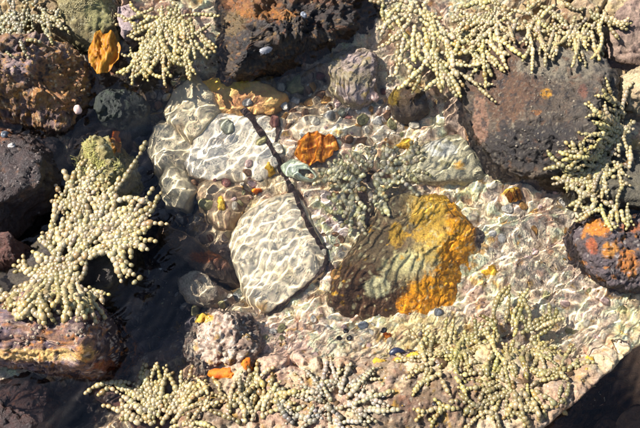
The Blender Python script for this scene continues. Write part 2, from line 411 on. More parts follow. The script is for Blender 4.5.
def rock(name, label, cat, poly, ztop, zbot, spec, mat, zref=None, tilt=(0, 0), e=(0.45, 0.6), amp=0.006, nscale=22, facets=9, fdepth=0.64,
         knob=0.0, kscale=120, fine=0.0016, dens=1.0, seed=0, group=None, parent=None, ridge=0.0, under=0.0, splat=True, bend=0.010, cut=0.16, gain=1.0, grow=1.06, crack=None):
    if mat is M_WET: gain = gain * 0.70
    crack = (0.006 if mat in (M_WET, M_DRY) else 0.0) if crack is None else crack
    rs = np.random.default_rng(seed + 100)
    zref = ztop * 0.5 if zref is None else zref
    pw = W(np.array([p[0] for p in poly]), np.array([p[1] for p in poly]), zref)[:, :2]
    q_ = np.roll(pw, -1, 0)
    pw = np.stack([(1 - cut) * pw + cut * q_, cut * pw + (1 - cut) * q_], 1).reshape(-1, 2)
    c = 0.5 * (pw.min(0) + pw.max(0)) * 0.5 + pw.mean(0) * 0.5
    size = np.ptp(pw, axis=0).max(); H = ztop - zbot
    pw = c + (pw - c) * grow
    th0, r0 = radial(pw, c, 720)
    kern = np.hanning(13); kern /= kern.sum()
    r0 = np.convolve(np.concatenate([r0[-20:], r0, r0[:20]]), kern, 'same')[20:-20]
    rad = r0.mean()
    n = int(np.clip(2 * (rad + H * 0.8) / 0.0033 * dens, 18, 190)); n += n % 2
    g = np.linspace(-1, 1, n + 1); A, Bq = np.meshgrid(g, g)
    k = np.abs(A) > np.abs(Bq)
    with np.errstate(divide='ignore', invalid='ignore'):
        th = np.where(k, math.pi / 4 * Bq / A, math.pi / 2 - math.pi / 4 * A / Bq)
    rr = np.where(k, A, Bq); th = np.where(rr < 0, th + math.pi, th); rr = np.abs(rr); th = np.where(rr < 1e-9, 0, th)
    th = np.mod(th, 2 * math.pi)
    ph = np.linspace(math.pi / 2, 0, 900); s = np.cos(ph) ** e[0]; q = np.sin(ph) ** e[1]; s[0] = 0
    al = np.concatenate([[0], np.cumsum(np.hypot(np.diff(s * rad), np.diff(q * H)))]); al /= al[-1]
    S = np.interp(rr, al, s); Q = np.interp(rr, al, q)
    R = np.interp(th, np.concatenate([th0, [2 * math.pi]]), np.concatenate([r0, r0[:1]]))
    x = np.cos(th) * R * S; y = np.sin(th) * R * S
    if under:                                # overhanging foot: the sides draw in below the widest line
        kk = 1 - under * (1 - np.clip(Q / 0.55, 0, 1)) ** 1.2
        x, y = x * kk, y * kk
    z = zbot + H * Q + (tilt[0] * x + tilt[1] * y) * Q
    v = np.stack([x + c[0], y + c[1], z], -1).reshape(-1, 3); Qf = Q.ravel()
    so = np.array([seed * 1.7, seed * 0.9, seed * 0.3])
    # broken planes, each slightly uneven
    ctr = np.array([c[0], c[1], zbot + H * 0.35])
    for j in range(facets):
        a = rs.uniform(0, 2 * math.pi); el = rs.uniform(0.08, 1.0) if j % 4 else rs.uniform(0.8, 1.4)
        nn = np.array([math.cos(a) * math.cos(el), math.sin(a) * math.cos(el), math.sin(el)])
        dd = (v - ctr) @ nn; lim = dd.max() * rs.uniform(fdepth, 0.97)
        ex = np.maximum(dd - lim, 0); v = v - (ex * rs.uniform(0.75, 0.95))[:, None] * nn
    f = grid_faces(n + 1, n + 1)
    v = v + bend * np.clip(size / 0.15, 0.25, 1.0) * np.stack([fbm(v + so, 13, 3, seed + 70), fbm(v + so, 13, 3, seed + 71), 0.6 * fbm(v + so, 13, 3, seed + 72)], 1)
    nv = vnormals(v, f)
    up = np.clip(nv[:, 2], 0, 1)
    d = amp * fbm(v + so, nscale, 4, seed, 0.52)
    if ridge: d = d + ridge * fbm((v + so) * np.array([1, 1, 2.5]), nscale * 1.6, 4, seed + 3, 0.55, True)
    d = d + fine * 1.5 * fbm(v + so, 150, 4, seed + 5, 0.7) + fine * 1.6 * fbm(v + so, 62, 3, seed + 6, 0.6, True)
    if knob:
        wq = 0.006 * np.stack([fbm(v, 70, 2, 1), fbm(v, 70, 2, 2)], 1)
        for ks, kw in ((kscale * 0.6, 0.9), (kscale * 1.3, 0.55)):
            k1, _, ci = worley2(v[:, :2] + so[:2] + wq, ks, seed + int(ks))
            d = d + knob * kw * (1 - sstep(0.05, 0.62, k1)) * np.clip(ci * 1.7 - 0.5, 0, 1.2) * up
    if crack:
        d = d - crack * sstep(0.72, 0.93, fbm((v + so) * np.array([1, 1, 0.6]), 15, 3, seed + 90, 0.45, True)) - 0.6 * crack * sstep(0.74, 0.92, fbm(v + so, 36, 3, seed + 91, 0.5, True))
    v = v + nv * d[:, None]
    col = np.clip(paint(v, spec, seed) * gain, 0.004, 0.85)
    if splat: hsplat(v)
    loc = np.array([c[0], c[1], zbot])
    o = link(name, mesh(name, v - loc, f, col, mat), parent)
    o.location = loc
    if label: tag(o, label, cat, group)
    return o

DARK = dict(ramp=[(48, 34, 30), (84, 62, 52), (110, 84, 66), (70, 56, 54), (120, 92, 80)], scale=30)

rock('boulder', 'dark overhanging boulder with rusty orange top at the top of the pool', 'rock',
     [(196, -46), (392, -56), (388, -2), (374, 11), (352, 20), (332, 33), (300, 42), (270, 49), (243, 60), (222, 70), (206, 66), (209, 40), (202, 14)],
     0.060, -0.11, dict(ramp=[(44, 32, 28), (78, 58, 46), (62, 50, 44), (104, 80, 56), (58, 44, 38)], scale=34, blobs=[
         (250, 4, 36, 9, (190, 120, 50), 0.8), (330, -2, 45, 7, (150, 96, 50), 0.8), (232, 24, 14, 12, (150, 120, 70), 0.8), (214, 22, 9, 30, (128, 120, 104), 0.8),
         (270, 14, 30, 5, (220, 140, 40), 0.8)], specks=[((200, 150, 80), 190, 0.33, 0.7), ((24, 20, 22), 90, 0.28, 0.7), ((190, 110, 40), 110, 0.36, 0.6)]),
     M_WET, zref=0.03, tilt=(0.0, 0.12), e=(0.35, 0.55), amp=0.010, knob=0.006, ridge=0.011, under=0.22, fine=0.003, dens=1.5, seed=1, grow=1.0)

rock('rock', 'bumpy purple-brown rock speckled with orange at the upper left', 'rock',
     [(-40, 42), (0, 38), (40, 36), (70, 42), (86, 58), (96, 82), (86, 104), (62, 116), (25, 112), (0, 106), (-40, 100)],
     0.105, -0.12, dict(ramp=[(72, 52, 48), (128, 98, 88), (150, 118, 108), (176, 126, 66), (110, 78, 62), (140, 110, 110)], scale=46, contrast=1.8,
     blobs=[(18, 58, 22, 16, (170, 144, 144), 0.6), (58, 80, 30, 28, (190, 124, 50), 0.6)],
     specks=[((216, 150, 60), 130, 0.26, 0.85), ((48, 34, 34), 110, 0.24, 0.8), ((226, 196, 150), 230, 0.36, 0.8)]),
     M_WET, tilt=(0.16, -0.10), amp=0.008, knob=0.009, kscale=120, seed=2, dens=1.5, fine=0.0024, gain=1.6)

rock('rock', 'dark reddish rock at the left edge carrying two pale snails', 'rock',
     [(-60, 112), (0, 108), (28, 114), (42, 128), (50, 150), (54, 186), (46, 216), (20, 236), (-60, 240)],
     0.085, -0.14, dict(ramp=[(36, 28, 30), (62, 46, 46), (86, 62, 56), (50, 40, 44)], scale=34,
     blobs=[(2, 128, 9, 12, (190, 120, 66), 0.7), (10, 200, 40, 40, (70, 44, 40), 0.6)], specks=[((150, 100, 60), 130, 0.36, 0.6), ((160, 140, 130), 210, 0.38, 0.6)]),
     M_WET, amp=0.010, knob=0.004, kscale=90, ridge=0.004, seed=3)

rock('rock', 'small rust red rock below the snails at the left edge', 'rock',
     [(-30, 236), (0, 234), (18, 238), (29, 246), (26, 256), (0, 258), (-30, 258)],
     0.095, -0.08, dict(ramp=[(90, 52, 44), (140, 88, 72), (120, 70, 56), (170, 116, 96)], scale=50, specks=[((214, 170, 140), 190, 0.34, 0.7)]), M_WET, seed=4, knob=0.003)

rock('rock', 'dark weedy rock under the large beaded plant', 'rock',
     [(-40, 250), (10, 225), (50, 200), (90, 196), (118, 214), (128, 245), (118, 285), (90, 304), (40, 306), (-40, 310)],
     0.062, -0.16, dict(ramp=[(44, 36, 34), (76, 62, 54), (100, 86, 64), (58, 46, 44)], scale=30, specks=[((150, 130, 70), 120, 0.34, 0.7)]),
     M_WET, amp=0.009, knob=0.003, seed=5)

rock('rock', 'mottled lilac and rust rock with sandy lower edge at the lower left', 'rock',
     [(-50, 312), (0, 308), (30, 292), (84, 296), (108, 314), (121, 340), (124, 362), (112, 370), (80, 366), (40, 364), (0, 360), (-50, 358)],
     0.095, -0.12, dict(ramp=[(110, 92, 96), (150, 130, 136), (176, 130, 96), (120, 100, 104), (190, 160, 140)], scale=52, contrast=1.8,
     blobs=[(50, 355, 40, 6, (236, 196, 124), 0.9), (85, 353, 10, 9, (226, 176, 104), 0.85), (12, 354, 22, 6, (230, 188, 120), 0.85), (120, 340, 16, 40, (58, 48, 54), 0.9),  # dark last blob paints in the shaded right side
            (70, 310, 30, 14, (170, 130, 120), 0.5), (108, 366, 20, 6, (190, 100, 40), 0.7)],
     specks=[((216, 140, 70), 120, 0.30, 0.8), ((60, 48, 60), 90, 0.22, 0.85), ((236, 206, 180), 190, 0.34, 0.8)]),
     M_DRY, dens=1.5, fine=0.0026, zref=0.06, tilt=(0.10, -0.06), e=(0.25, 0.4), fdepth=0.8, amp=0.006, knob=0.003, seed=6, under=0.10)

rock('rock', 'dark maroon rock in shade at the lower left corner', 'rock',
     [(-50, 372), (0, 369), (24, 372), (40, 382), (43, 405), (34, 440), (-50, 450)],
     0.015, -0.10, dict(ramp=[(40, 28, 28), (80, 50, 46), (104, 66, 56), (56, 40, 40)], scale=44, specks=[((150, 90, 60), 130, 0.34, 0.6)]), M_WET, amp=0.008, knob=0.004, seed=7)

rock('rock', 'flat reddish grey rock wedge beside the shaded corner pool', 'rock',
     [(82, 389), (108, 380), (140, 380), (178, 398), (190, 440), (150, 446), (118, 414)],
     0.000, -0.07, dict(ramp=[(120, 84, 74), (150, 124, 112), (170, 110, 90), (130, 116, 110)], scale=50, specks=[((200, 96, 60), 110, 0.3, 0.7), ((214, 196, 180), 190, 0.35, 0.7)]),
     M_WET, e=(0.3, 0.4), amp=0.004, seed=8)

rock('rock', 'large dark brown rock patched with grey at the upper right', 'rock',
     [(470, 96), (478, 66), (490, 40), (512, 36), (556, 46), (598, 58), (614, 76), (622, 105), (612, 140), (598, 160), (575, 166), (545, 163), (515, 160), (496, 164), (484, 140)],
     0.052, -0.09, dict(ramp=[(84, 66, 50), (112, 90, 68), (98, 82, 66), (134, 112, 88), (90, 72, 56)], scale=30,
     blobs=[(510, 80, 36, 40, (122, 84, 56), 0.85), (565, 64, 46, 16, (172, 158, 132), 0.8), (604, 85, 12, 30, (140, 126, 108), 0.7), (590, 110, 18, 26, (112, 100, 88), 0.6), (540, 146, 66, 26, (54, 44, 40), 0.85),
            (546, 93, 6, 5, (240, 170, 30), 0.95), (536, 112, 6, 3, (200, 124, 40), 0.7), (583, 92, 4, 7, (160, 90, 60), 0.6), (480, 120, 8, 26, (190, 140, 110), 0.7)],
     specks=[((190, 176, 150), 260, 0.34, 0.55), ((50, 40, 40), 120, 0.26, 0.8), ((150, 100, 60), 90, 0.38, 0.5)]),
     M_WET, zref=0.03, tilt=(0.05, -0.02), e=(0.28, 0.5), amp=0.004, ridge=0.003, fine=0.0024, bend=0.006, grow=1.12, dens=1.5, fdepth=0.78, seed=9)

rock('rock', 'purple-grey rock with bright orange patches at the right edge', 'rock',
     [(584, 232), (592, 220), (612, 214), (660, 208), (680, 280), (640, 278), (618, 276), (600, 264), (586, 250)],
     0.045, -0.07, dict(ramp=[(74, 62, 66), (110, 94, 96), (90, 74, 72), (130, 104, 84)], scale=40,
     blobs=[(600, 228, 14, 8, (228, 140, 30), 0.9), (628, 262, 10, 12, (214, 130, 40), 0.85), (610, 250, 8, 8, (226, 150, 40), 0.8), (592, 246, 6, 8, (190, 96, 40), 0.8), (630, 226, 12, 6, (200, 110, 40), 0.7)],
     specks=[((220, 140, 40), 80, 0.32, 0.8), ((200, 190, 180), 190, 0.36, 0.7)]), M_WET, amp=0.010, knob=0.005, fine=0.003, bend=0.016, grow=1.15, dens=1.4, gain=1.3, seed=10)

rock('rock', 'big wedge shaped rock coated bright orange and yellow in the middle of the pool', 'rock',
     [(330, 292), (340, 268), (356, 246), (370, 224), (382, 200), (400, 191), (425, 186), (455, 182), (482, 190), (489, 214), (486, 248), (466, 274), (450, 300), (424, 321), (386, 321), (350, 314), (332, 304)],
     -0.014, -0.11, dict(ramp=[(140, 118, 76), (180, 158, 108), (204, 188, 140), (160, 130, 76), (190, 170, 116)], scale=44, contrast=1.7,
     blobs=[(370, 252, 30, 34, (120, 92, 56), 0.85), (375, 306, 44, 22, (96, 64, 34), 0.97), (345, 288, 20, 24, (98, 68, 40), 0.95), (362, 232, 24, 30, (120, 92, 56), 0.7),
            (380, 240, 30, 44, (112, 88, 58), 0.8), (432, 212, 34, 18, (206, 170, 76), 0.8), (397, 236, 10, 14, (220, 170, 40), 0.55), (455, 195, 30, 10, (240, 170, 20), 0.9), (468, 205, 14, 12, (244, 164, 10), 0.95),
            (428, 304, 34, 26, (255, 168, 8), 0.98), (446, 282, 20, 22, (255, 170, 10), 0.98), (420, 308, 26, 12, (255, 160, 6), 0.98), (458, 258, 16, 20, (252, 160, 14), 0.95), (468, 226, 12, 26, (246, 158, 16), 0.9),
            (430, 250, 24, 20, (222, 190, 100), 0.7), (480, 225, 9, 30, (90, 78, 74), 0.9), (384, 238, 38, 46, (116, 98, 68), 0.85), (366, 296, 44, 30, (84, 56, 30), 0.95), (404, 270, 22, 14, (200, 184, 130), 0.7), (397, 236, 9, 13, (216, 166, 40), 0.6), (442, 222, 34, 28, (232, 182, 60), 0.75), (464, 214, 18, 18, (255, 172, 10), 0.9), (456, 262, 18, 30, (255, 172, 8), 0.95), (436, 292, 30, 24, (255, 172, 6), 0.97), (418, 306, 24, 14, (255, 165, 6), 0.95), (482, 232, 8, 26, (84, 72, 66), 0.9), (378, 288, 15, 10, (236, 226, 170), 0.95), (408, 262, 20, 12, (230, 216, 150), 0.8)],  # dark right-edge blobs paint in the shaded side face
     specks=[((240, 180, 40), 90, 0.42, 0.7), ((226, 214, 160), 150, 0.36, 0.7), ((110, 80, 50), 110, 0.34, 0.6)]),
     M_WET, zref=-0.02, tilt=(0.0, 0.0), e=(0.34, 0.6), facets=10, amp=0.006, knob=0.0016, ridge=0.002, fine=0.0014, bend=0.006, fdepth=0.74, gain=2.6, dens=1.5, seed=11)

rock('flat_rock', 'pale green-grey flat rock with yellow spots above the orange rock', 'rock',
     [(398, 168), (412, 150), (432, 138), (458, 130), (472, 140), (480, 158), (481, 172), (462, 178), (430, 178), (405, 176)],
     -0.026, -0.09, dict(ramp=[(200, 186, 140), (224, 212, 170), (206, 194, 156), (234, 222, 190)], scale=40,
     blobs=[(405, 151, 12, 6, (230, 180, 50), 0.9), (459, 167, 5, 4, (230, 170, 60), 0.9), (440, 150, 14, 8, (240, 236, 220), 0.7)], specks=[((150, 140, 90), 90, 0.32, 0.7)]), M_BED, zref=-0.015, e=(0.25, 0.45), amp=0.004, facets=5, fdepth=0.9, grow=1.12, gain=1.8, seed=12)

# submerged slabs
SL = dict(ramp=[(220, 198, 154), (242, 224, 188), (230, 208, 168), (246, 232, 204)], scale=26, specks=[((150, 130, 90), 90, 0.36, 0.5), ((230, 170, 70), 60, 0.46, 0.6)])
rock('flat_stone', 'pale rounded triangular slab under water beside the dark forked strip', 'rock',
     [(230, 238), (244, 216), (268, 198), (290, 190), (304, 204), (318, 236), (327, 260), (320, 278), (292, 298), (266, 312), (248, 300), (238, 270)],
     -0.038, -0.12, SL, M_SLAB, zref=-0.04, e=(0.2, 0.45), facets=5, fdepth=0.9, amp=0.0022, fine=0.0005, bend=0.004, gain=2.0, seed=13)
rock('flat_stone', 'amber brown slab under water at the foot of the boulder', 'rock',
     [(198, 86), (226, 78), (262, 84), (284, 96), (276, 110), (246, 114), (222, 112), (204, 102)],
     -0.053, -0.11, dict(ramp=[(196, 146, 80), (222, 180, 110), (186, 134, 80), (232, 200, 140)], scale=30, blobs=[(225, 88, 26, 6, (240, 186, 60), 0.8), (245, 104, 18, 7, (190, 130, 90), 0.6)]), M_SLAB, zref=-0.05, e=(0.2, 0.45), fdepth=0.85, amp=0.005, fine=0.0006, bend=0.005, grow=1.16, cut=0.08, gain=2.0, seed=14)
rock('flat_stone', 'pale green slab under water split by a dark branching strip', 'rock',
     [(188, 156), (202, 122), (226, 112), (258, 116), (282, 134), (284, 160), (258, 176), (215, 178), (194, 172)],
     -0.057, -0.12, dict(ramp=[(206, 184, 148), (232, 216, 184), (240, 226, 198), (186, 158, 118)], scale=24, specks=[((170, 130, 90), 90, 0.4, 0.4)]), M_SLAB, zref=-0.05, e=(0.18, 0.4), fdepth=0.88, amp=0.005, fine=0.0006, bend=0.005, grow=1.16, cut=0.08, gain=2.0, seed=15)
rock('flat_stone', 'olive slab at the shaded left rim of the pool', 'rock',
     [(150, 140), (158, 124), (178, 116), (194, 128), (190, 156), (176, 172), (158, 168)],
     -0.053, -0.13, dict(ramp=[(176, 152, 116), (214, 200, 166), (150, 124, 96)], scale=30), M_SLAB, zref=-0.05, amp=0.006, fine=0.0006, bend=0.004, grow=1.2, cut=0.08, gain=2.0, seed=16, e=(0.25, 0.5), fdepth=0.8)
rock('flat_stone', 'small greenish slab just below the olive slab', 'rock',
     [(160, 180), (168, 168), (186, 170), (194, 188), (184, 206), (166, 204)],
     -0.057, -0.13, dict(ramp=[(170, 152, 116), (210, 196, 160), (150, 128, 98)], scale=30), M_SLAB, zref=-0.05, amp=0.005, fine=0.0006, bend=0.003, grow=1.2, cut=0.08, gain=2.0, seed=17, e=(0.25, 0.5), fdepth=0.8)
rock('flat_stone', 'olive beige slab crossed by bright ripple lines at upper left of pool', 'rock',
     [(166, 112), (176, 94), (194, 80), (212, 92), (216, 110), (202, 130), (186, 140), (172, 128)],
     -0.040, -0.13, dict(ramp=[(176, 146, 104), (214, 194, 150), (228, 210, 170), (150, 120, 84)], scale=24), M_SLAB, zref=-0.045, amp=0.006, fine=0.0006, bend=0.004, grow=1.2, cut=0.08, gain=2.0, seed=18, e=(0.22, 0.45), fdepth=0.82)
rock('flat_stone', 'brownish stripy slab left of the triangular slab', 'rock',
     [(194, 184), (212, 176), (236, 182), (256, 192), (244, 210), (230, 230), (214, 226), (198, 206)],
     -0.063, -0.13, dict(ramp=[(170, 140, 106), (206, 180, 140), (150, 120, 92), (220, 200, 160)], scale=50), M_SLAB, zref=-0.055, amp=0.004, fine=0.0008, bend=0.004, gain=1.8, seed=36, e=(0.25, 0.5), fdepth=0.82)
rock('flat_stone', 'cream and tan slab between the amber leaf and the pebbly run', 'rock',
     [(290, 128), (312, 116), (344, 118), (364, 128), (358, 142), (330, 140), (304, 142)],
     -0.059, -0.12, dict(ramp=[(214, 196, 158), (232, 216, 182), (200, 176, 140), (240, 226, 200)], scale=36), M_SLAB, zref=-0.05, amp=0.004, fine=0.001, bend=0.004, grow=1.2, cut=0.08, gain=2.0, seed=37, e=(0.25, 0.5), fdepth=0.82)
rock('flat_stone', 'pinkish slab under water between the forked dark strip and the orange rock', 'rock',
     [(302, 196), (322, 188), (344, 206), (352, 226), (344, 250), (334, 262), (322, 236)],
     -0.059, -0.12, dict(ramp=[(220, 196, 180), (234, 214, 196), (206, 180, 160), (240, 226, 206)], scale=36), M_SLAB, zref=-0.05, amp=0.004, fine=0.001, bend=0.004, grow=1.2, cut=0.08, gain=2.0, seed=38, e=(0.25, 0.5), fdepth=0.82)
rock('flat_stone', 'long brown leaning slab with a rusty stripe in the left channel', 'rock',
     [(156, 228), (166, 222), (190, 236), (214, 250), (236, 266), (244, 282), (230, 284), (206, 272), (180, 254), (160, 240)],
     -0.012, -0.11, dict(ramp=[(110, 84, 62), (140, 110, 80), (92, 72, 60)], scale=34, blobs=[(207, 258, 16, 6, (210, 110, 30), 0.85), (225, 268, 10, 6, (160, 96, 60), 0.7)]), M_WET, zref=-0.02, amp=0.004, seed=19)
rock('flat_stone', 'pinkish brown stone bordering the left channel below the leaning slab', 'rock',
     [(176, 270), (196, 268), (222, 282), (236, 292), (230, 304), (206, 306), (186, 296), (176, 284)],
     -0.02, -0.11, dict(ramp=[(190, 170, 140), (206, 190, 160), (170, 140, 120), (220, 206, 176)], scale=40, specks=[((120, 96, 70), 100, 0.34, 0.6)]), M_BED, amp=0.005, gain=1.7, seed=20)
rock('boulder', 'rounded pinkish barnacled boulder with orange sponge at its foot', 'rock',
     [(182, 342), (190, 322), (212, 306), (240, 310), (256, 326), (264, 350), (254, 372), (226, 380), (200, 374), (186, 358)],
     0.022, -0.08, dict(ramp=[(176, 148, 130), (206, 184, 164), (160, 130, 112), (216, 198, 174), (150, 122, 100)], scale=60, contrast=1.8, blobs=[(205, 318, 9, 5, (232, 160, 30), 0.9), (248, 345, 12, 26, (120, 98, 84), 0.6)],
     specks=[((104, 82, 68), 130, 0.22, 0.8), ((240, 230, 210), 190, 0.30, 0.8), ((190, 150, 70), 90, 0.36, 0.6)]),
     M_DRY, amp=0.007, knob=0.006, kscale=150, fine=0.003, dens=1.6, e=(0.5, 0.7), gain=1.2, seed=21)
rock('rock', 'pink knobbly rock between the boulder and the top beaded weed', 'rock',
     [(328, 60), (336, 44), (356, 38), (374, 48), (378, 70), (372, 88), (348, 92), (332, 82)],
     0.012, -0.08, dict(ramp=[(196, 170, 150), (220, 196, 186), (190, 172, 130), (226, 212, 190)], scale=44, specks=[((130, 110, 84), 110, 0.28, 0.7), ((200, 170, 60), 80, 0.42, 0.7)]), M_BED, amp=0.007, knob=0.004, gain=1.7, seed=22)
rock('rock', 'round brown rock rimmed with yellow below the top beaded weed', 'rock',
     [(388, 92), (396, 82), (412, 80), (426, 88), (428, 102), (416, 112), (398, 110)],
     -0.005, -0.08, dict(ramp=[(90, 72, 56), (126, 104, 80), (110, 84, 66)], scale=40, blobs=[(392, 98, 6, 10, (220, 180, 60), 0.8), (420, 90, 6, 5, (190, 160, 80), 0.6)], specks=[((200, 190, 160), 150, 0.36, 0.6)]), M_WET, amp=0.004, gain=1.7, seed=23)
rock('rock', 'pinkish rock between top beaded weed and large dark rock', 'rock',
     [(442, 96), (452, 82), (466, 86), (474, 104), (480, 128), (486, 156), (476, 152), (462, 130), (446, 116)],
     -0.012, -0.09, dict(ramp=[(190, 160, 136), (216, 190, 166), (170, 140, 116), (222, 196, 160)], scale=44, blobs=[(470, 130, 6, 14, (200, 140, 70), 0.7)]), M_BED, amp=0.006, knob=0.002, gain=1.7, seed=24)
rock('rock', 'beige rock furred with algae at the upper left', 'rock',
     [(52, 6), (60, -30), (110, -30), (112, 0), (118, 30), (100, 44), (72, 40), (56, 26)],
     0.055, -0.06, dict(ramp=[(130, 116, 80), (170, 156, 110), (150, 136, 96), (186, 176, 130)], scale=40, blobs=[(95, 15, 14, 18, (170, 166, 110), 0.6), (70, 30, 14, 6, (110, 96, 70), 0.7)], specks=[((84, 74, 54), 110, 0.28, 0.7), ((220, 210, 170), 190, 0.34, 0.7)]), M_DRY, amp=0.008, knob=0.003, kscale=160, seed=25, e=(0.6, 0.8))
rock('rock', 'small lilac pink rock beside the gold blade at the top left', 'rock',
     [(116, 12), (122, -6), (134, -4), (138, 14), (134, 32), (122, 34)],
     0.05, -0.06, dict(ramp=[(176, 150, 146), (206, 184, 180), (190, 160, 150)], scale=40, specks=[((110, 90, 90), 120, 0.3, 0.7)]), M_DRY, amp=0.005, seed=26)
rock('rock', 'rock capped with yellow-green turf at the tip of the large beaded plant', 'rock',
     [(70, 168), (74, 146), (88, 136), (112, 134), (122, 150), (124, 172), (112, 196), (84, 196)],
     0.040, -0.15, dict(ramp=[(150, 132, 84), (190, 174, 120), (160, 146, 90), (206, 194, 140)], scale=46, blobs=[(116, 140, 7, 16, (226, 140, 30), 0.9)], specks=[((214, 210, 170), 170, 0.30, 0.8), ((90, 76, 50), 110, 0.3, 0.7)]), M_DRY, amp=0.010, nscale=30, knob=0.005, kscale=160, fine=0.0026, e=(0.32, 0.5), grow=1.12, dens=1.4, seed=27)
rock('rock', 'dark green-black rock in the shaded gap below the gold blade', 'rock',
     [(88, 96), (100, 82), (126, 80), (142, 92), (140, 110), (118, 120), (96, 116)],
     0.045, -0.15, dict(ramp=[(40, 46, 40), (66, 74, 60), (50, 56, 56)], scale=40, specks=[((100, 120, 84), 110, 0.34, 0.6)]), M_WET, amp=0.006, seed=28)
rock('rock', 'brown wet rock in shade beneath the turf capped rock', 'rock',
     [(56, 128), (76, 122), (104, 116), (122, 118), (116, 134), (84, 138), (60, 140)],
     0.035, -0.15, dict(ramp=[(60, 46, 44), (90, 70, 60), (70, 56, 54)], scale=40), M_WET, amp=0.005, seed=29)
rock('flat_rock', 'cream flat rock in the upper right corner beside dark gap', 'rock',
     [(606, 84), (614, 74), (630, 66), (670, 60), (670, 112), (640, 110), (620, 106)],
     0.045, -0.06, dict(ramp=[(176, 150, 116), (210, 190, 150), (190, 164, 130), (224, 206, 170)], scale=40, blobs=[(616, 82, 6, 6, (220, 150, 60), 0.7)], specks=[((120, 96, 74), 110, 0.3, 0.6)]), M_DRY, amp=0.006, seed=30)
rock('rock', 'pinkish brown rock in the top right corner', 'rock',
     [(614, 30), (620, 8), (640, -10), (670, -10), (670, 60), (640, 58), (620, 54)],
     0.05, -0.06, dict(ramp=[(120, 96, 84), (160, 134, 120), (176, 150, 130), (110, 90, 84)], scale=40, specks=[((70, 58, 54), 110, 0.28, 0.7)]), M_DRY, amp=0.007, knob=0.003, seed=31)
rock('rock', 'brown knobbly rock at the bottom edge right of the grey beaded weed', 'rock',
     [(398, 386), (410, 374), (436, 378), (458, 386), (466, 404), (450, 420), (430, 440), (404, 440)],
     0.022, -0.05, dict(ramp=[(96, 80, 72), (130, 110, 96), (110, 92, 86), (150, 130, 110)], scale=44, blobs=[(402, 411, 5, 4, (200, 110, 40), 0.8)], specks=[((60, 48, 46), 100, 0.26, 0.7), ((200, 184, 160), 190, 0.36, 0.6)]), M_DRY, amp=0.005, knob=0.002, seed=32)
rock('rock', 'dull purple rock with yellow crust right of the black snails', 'rock',
     [(366, 372), (384, 356), (416, 350), (440, 348), (456, 358), (446, 376), (410, 384), (380, 384)],
     0.018, -0.05, dict(ramp=[(130, 108, 104), (170, 146, 134), (150, 130, 110), (196, 176, 150)], scale=44, blobs=[(378, 362, 9, 5, (226, 160, 30), 0.9), (400, 361, 6, 4, (226, 160, 30), 0.9), (412, 357, 7, 4, (220, 150, 40), 0.85)], specks=[((80, 66, 66), 100, 0.28, 0.7), ((220, 206, 150), 160, 0.34, 0.7)]), M_DRY, amp=0.005, knob=0.002, seed=33)
rock('rock', 'weedy grey rock at the right edge under the drooping beaded weed', 'rock',
     [(575, 190), (580, 168), (600, 150), (630, 140), (680, 140), (680, 205), (640, 208), (600, 205)],
     0.03, -0.07, dict(ramp=[(90, 84, 72), (130, 120, 96), (110, 100, 84)], scale=40), M_WET, amp=0.006, seed=34)
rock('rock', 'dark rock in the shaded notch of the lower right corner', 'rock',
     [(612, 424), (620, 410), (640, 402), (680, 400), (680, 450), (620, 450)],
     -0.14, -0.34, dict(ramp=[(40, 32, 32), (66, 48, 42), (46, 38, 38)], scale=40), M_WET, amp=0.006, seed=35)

# ------------------------------------------------------------------ beaded seaweed
def blur(h, n):
    for ax in (0, 1):
        k = np.ones(n) / n
        h = np.apply_along_axis(lambda r: np.convolve(np.pad(r, n // 2, 'edge'), k, 'valid'), ax, h)
    return h
HB = blur(HMAP, 7)

def hb(x, y):
    i = np.clip(np.round((np.asarray(x) - HX0) / HS).astype(int), 0, HN - 1); j = np.clip(np.round((np.asarray(y) - HY0) / HS).astype(int), 0, HM_ - 1)
    return np.maximum(HB[j, i], HMAP[j, i] * 0.5 + HB[j, i] * 0.5)

def bead_template(seg=8, rings=4):
    v = [(0, 0, -1)]
    for k in range(rings):
        a = -math.pi / 2 + math.pi * (k + 1) / (rings + 1)
        for j in range(seg):
            b = 2 * math.pi * (j + 0.5 * (k % 2)) / seg
            v.append((math.cos(a) * math.cos(b), math.cos(a) * math.sin(b), math.sin(a)))
    v.append((0, 0, 1)); f = []
    for j in range(seg): f.append((0, 1 + (j + 1) % seg, 1 + j))
    for k in range(rings - 1):
        for j in range(seg):
            a0, a1 = 1 + k * seg + j, 1 + k * seg + (j + 1) % seg
            b0, b1 = a0 + seg, a1 + seg
            f += [(a0, a1, b1), (a0, b1, b0)]
    t = len(v) - 1; l0 = 1 + (rings - 1) * seg
    for j in range(seg): f.append((t, l0 + j, l0 + (j + 1) % seg))
    return np.array(v, float), np.array(f)
BV, BF = bead_template()

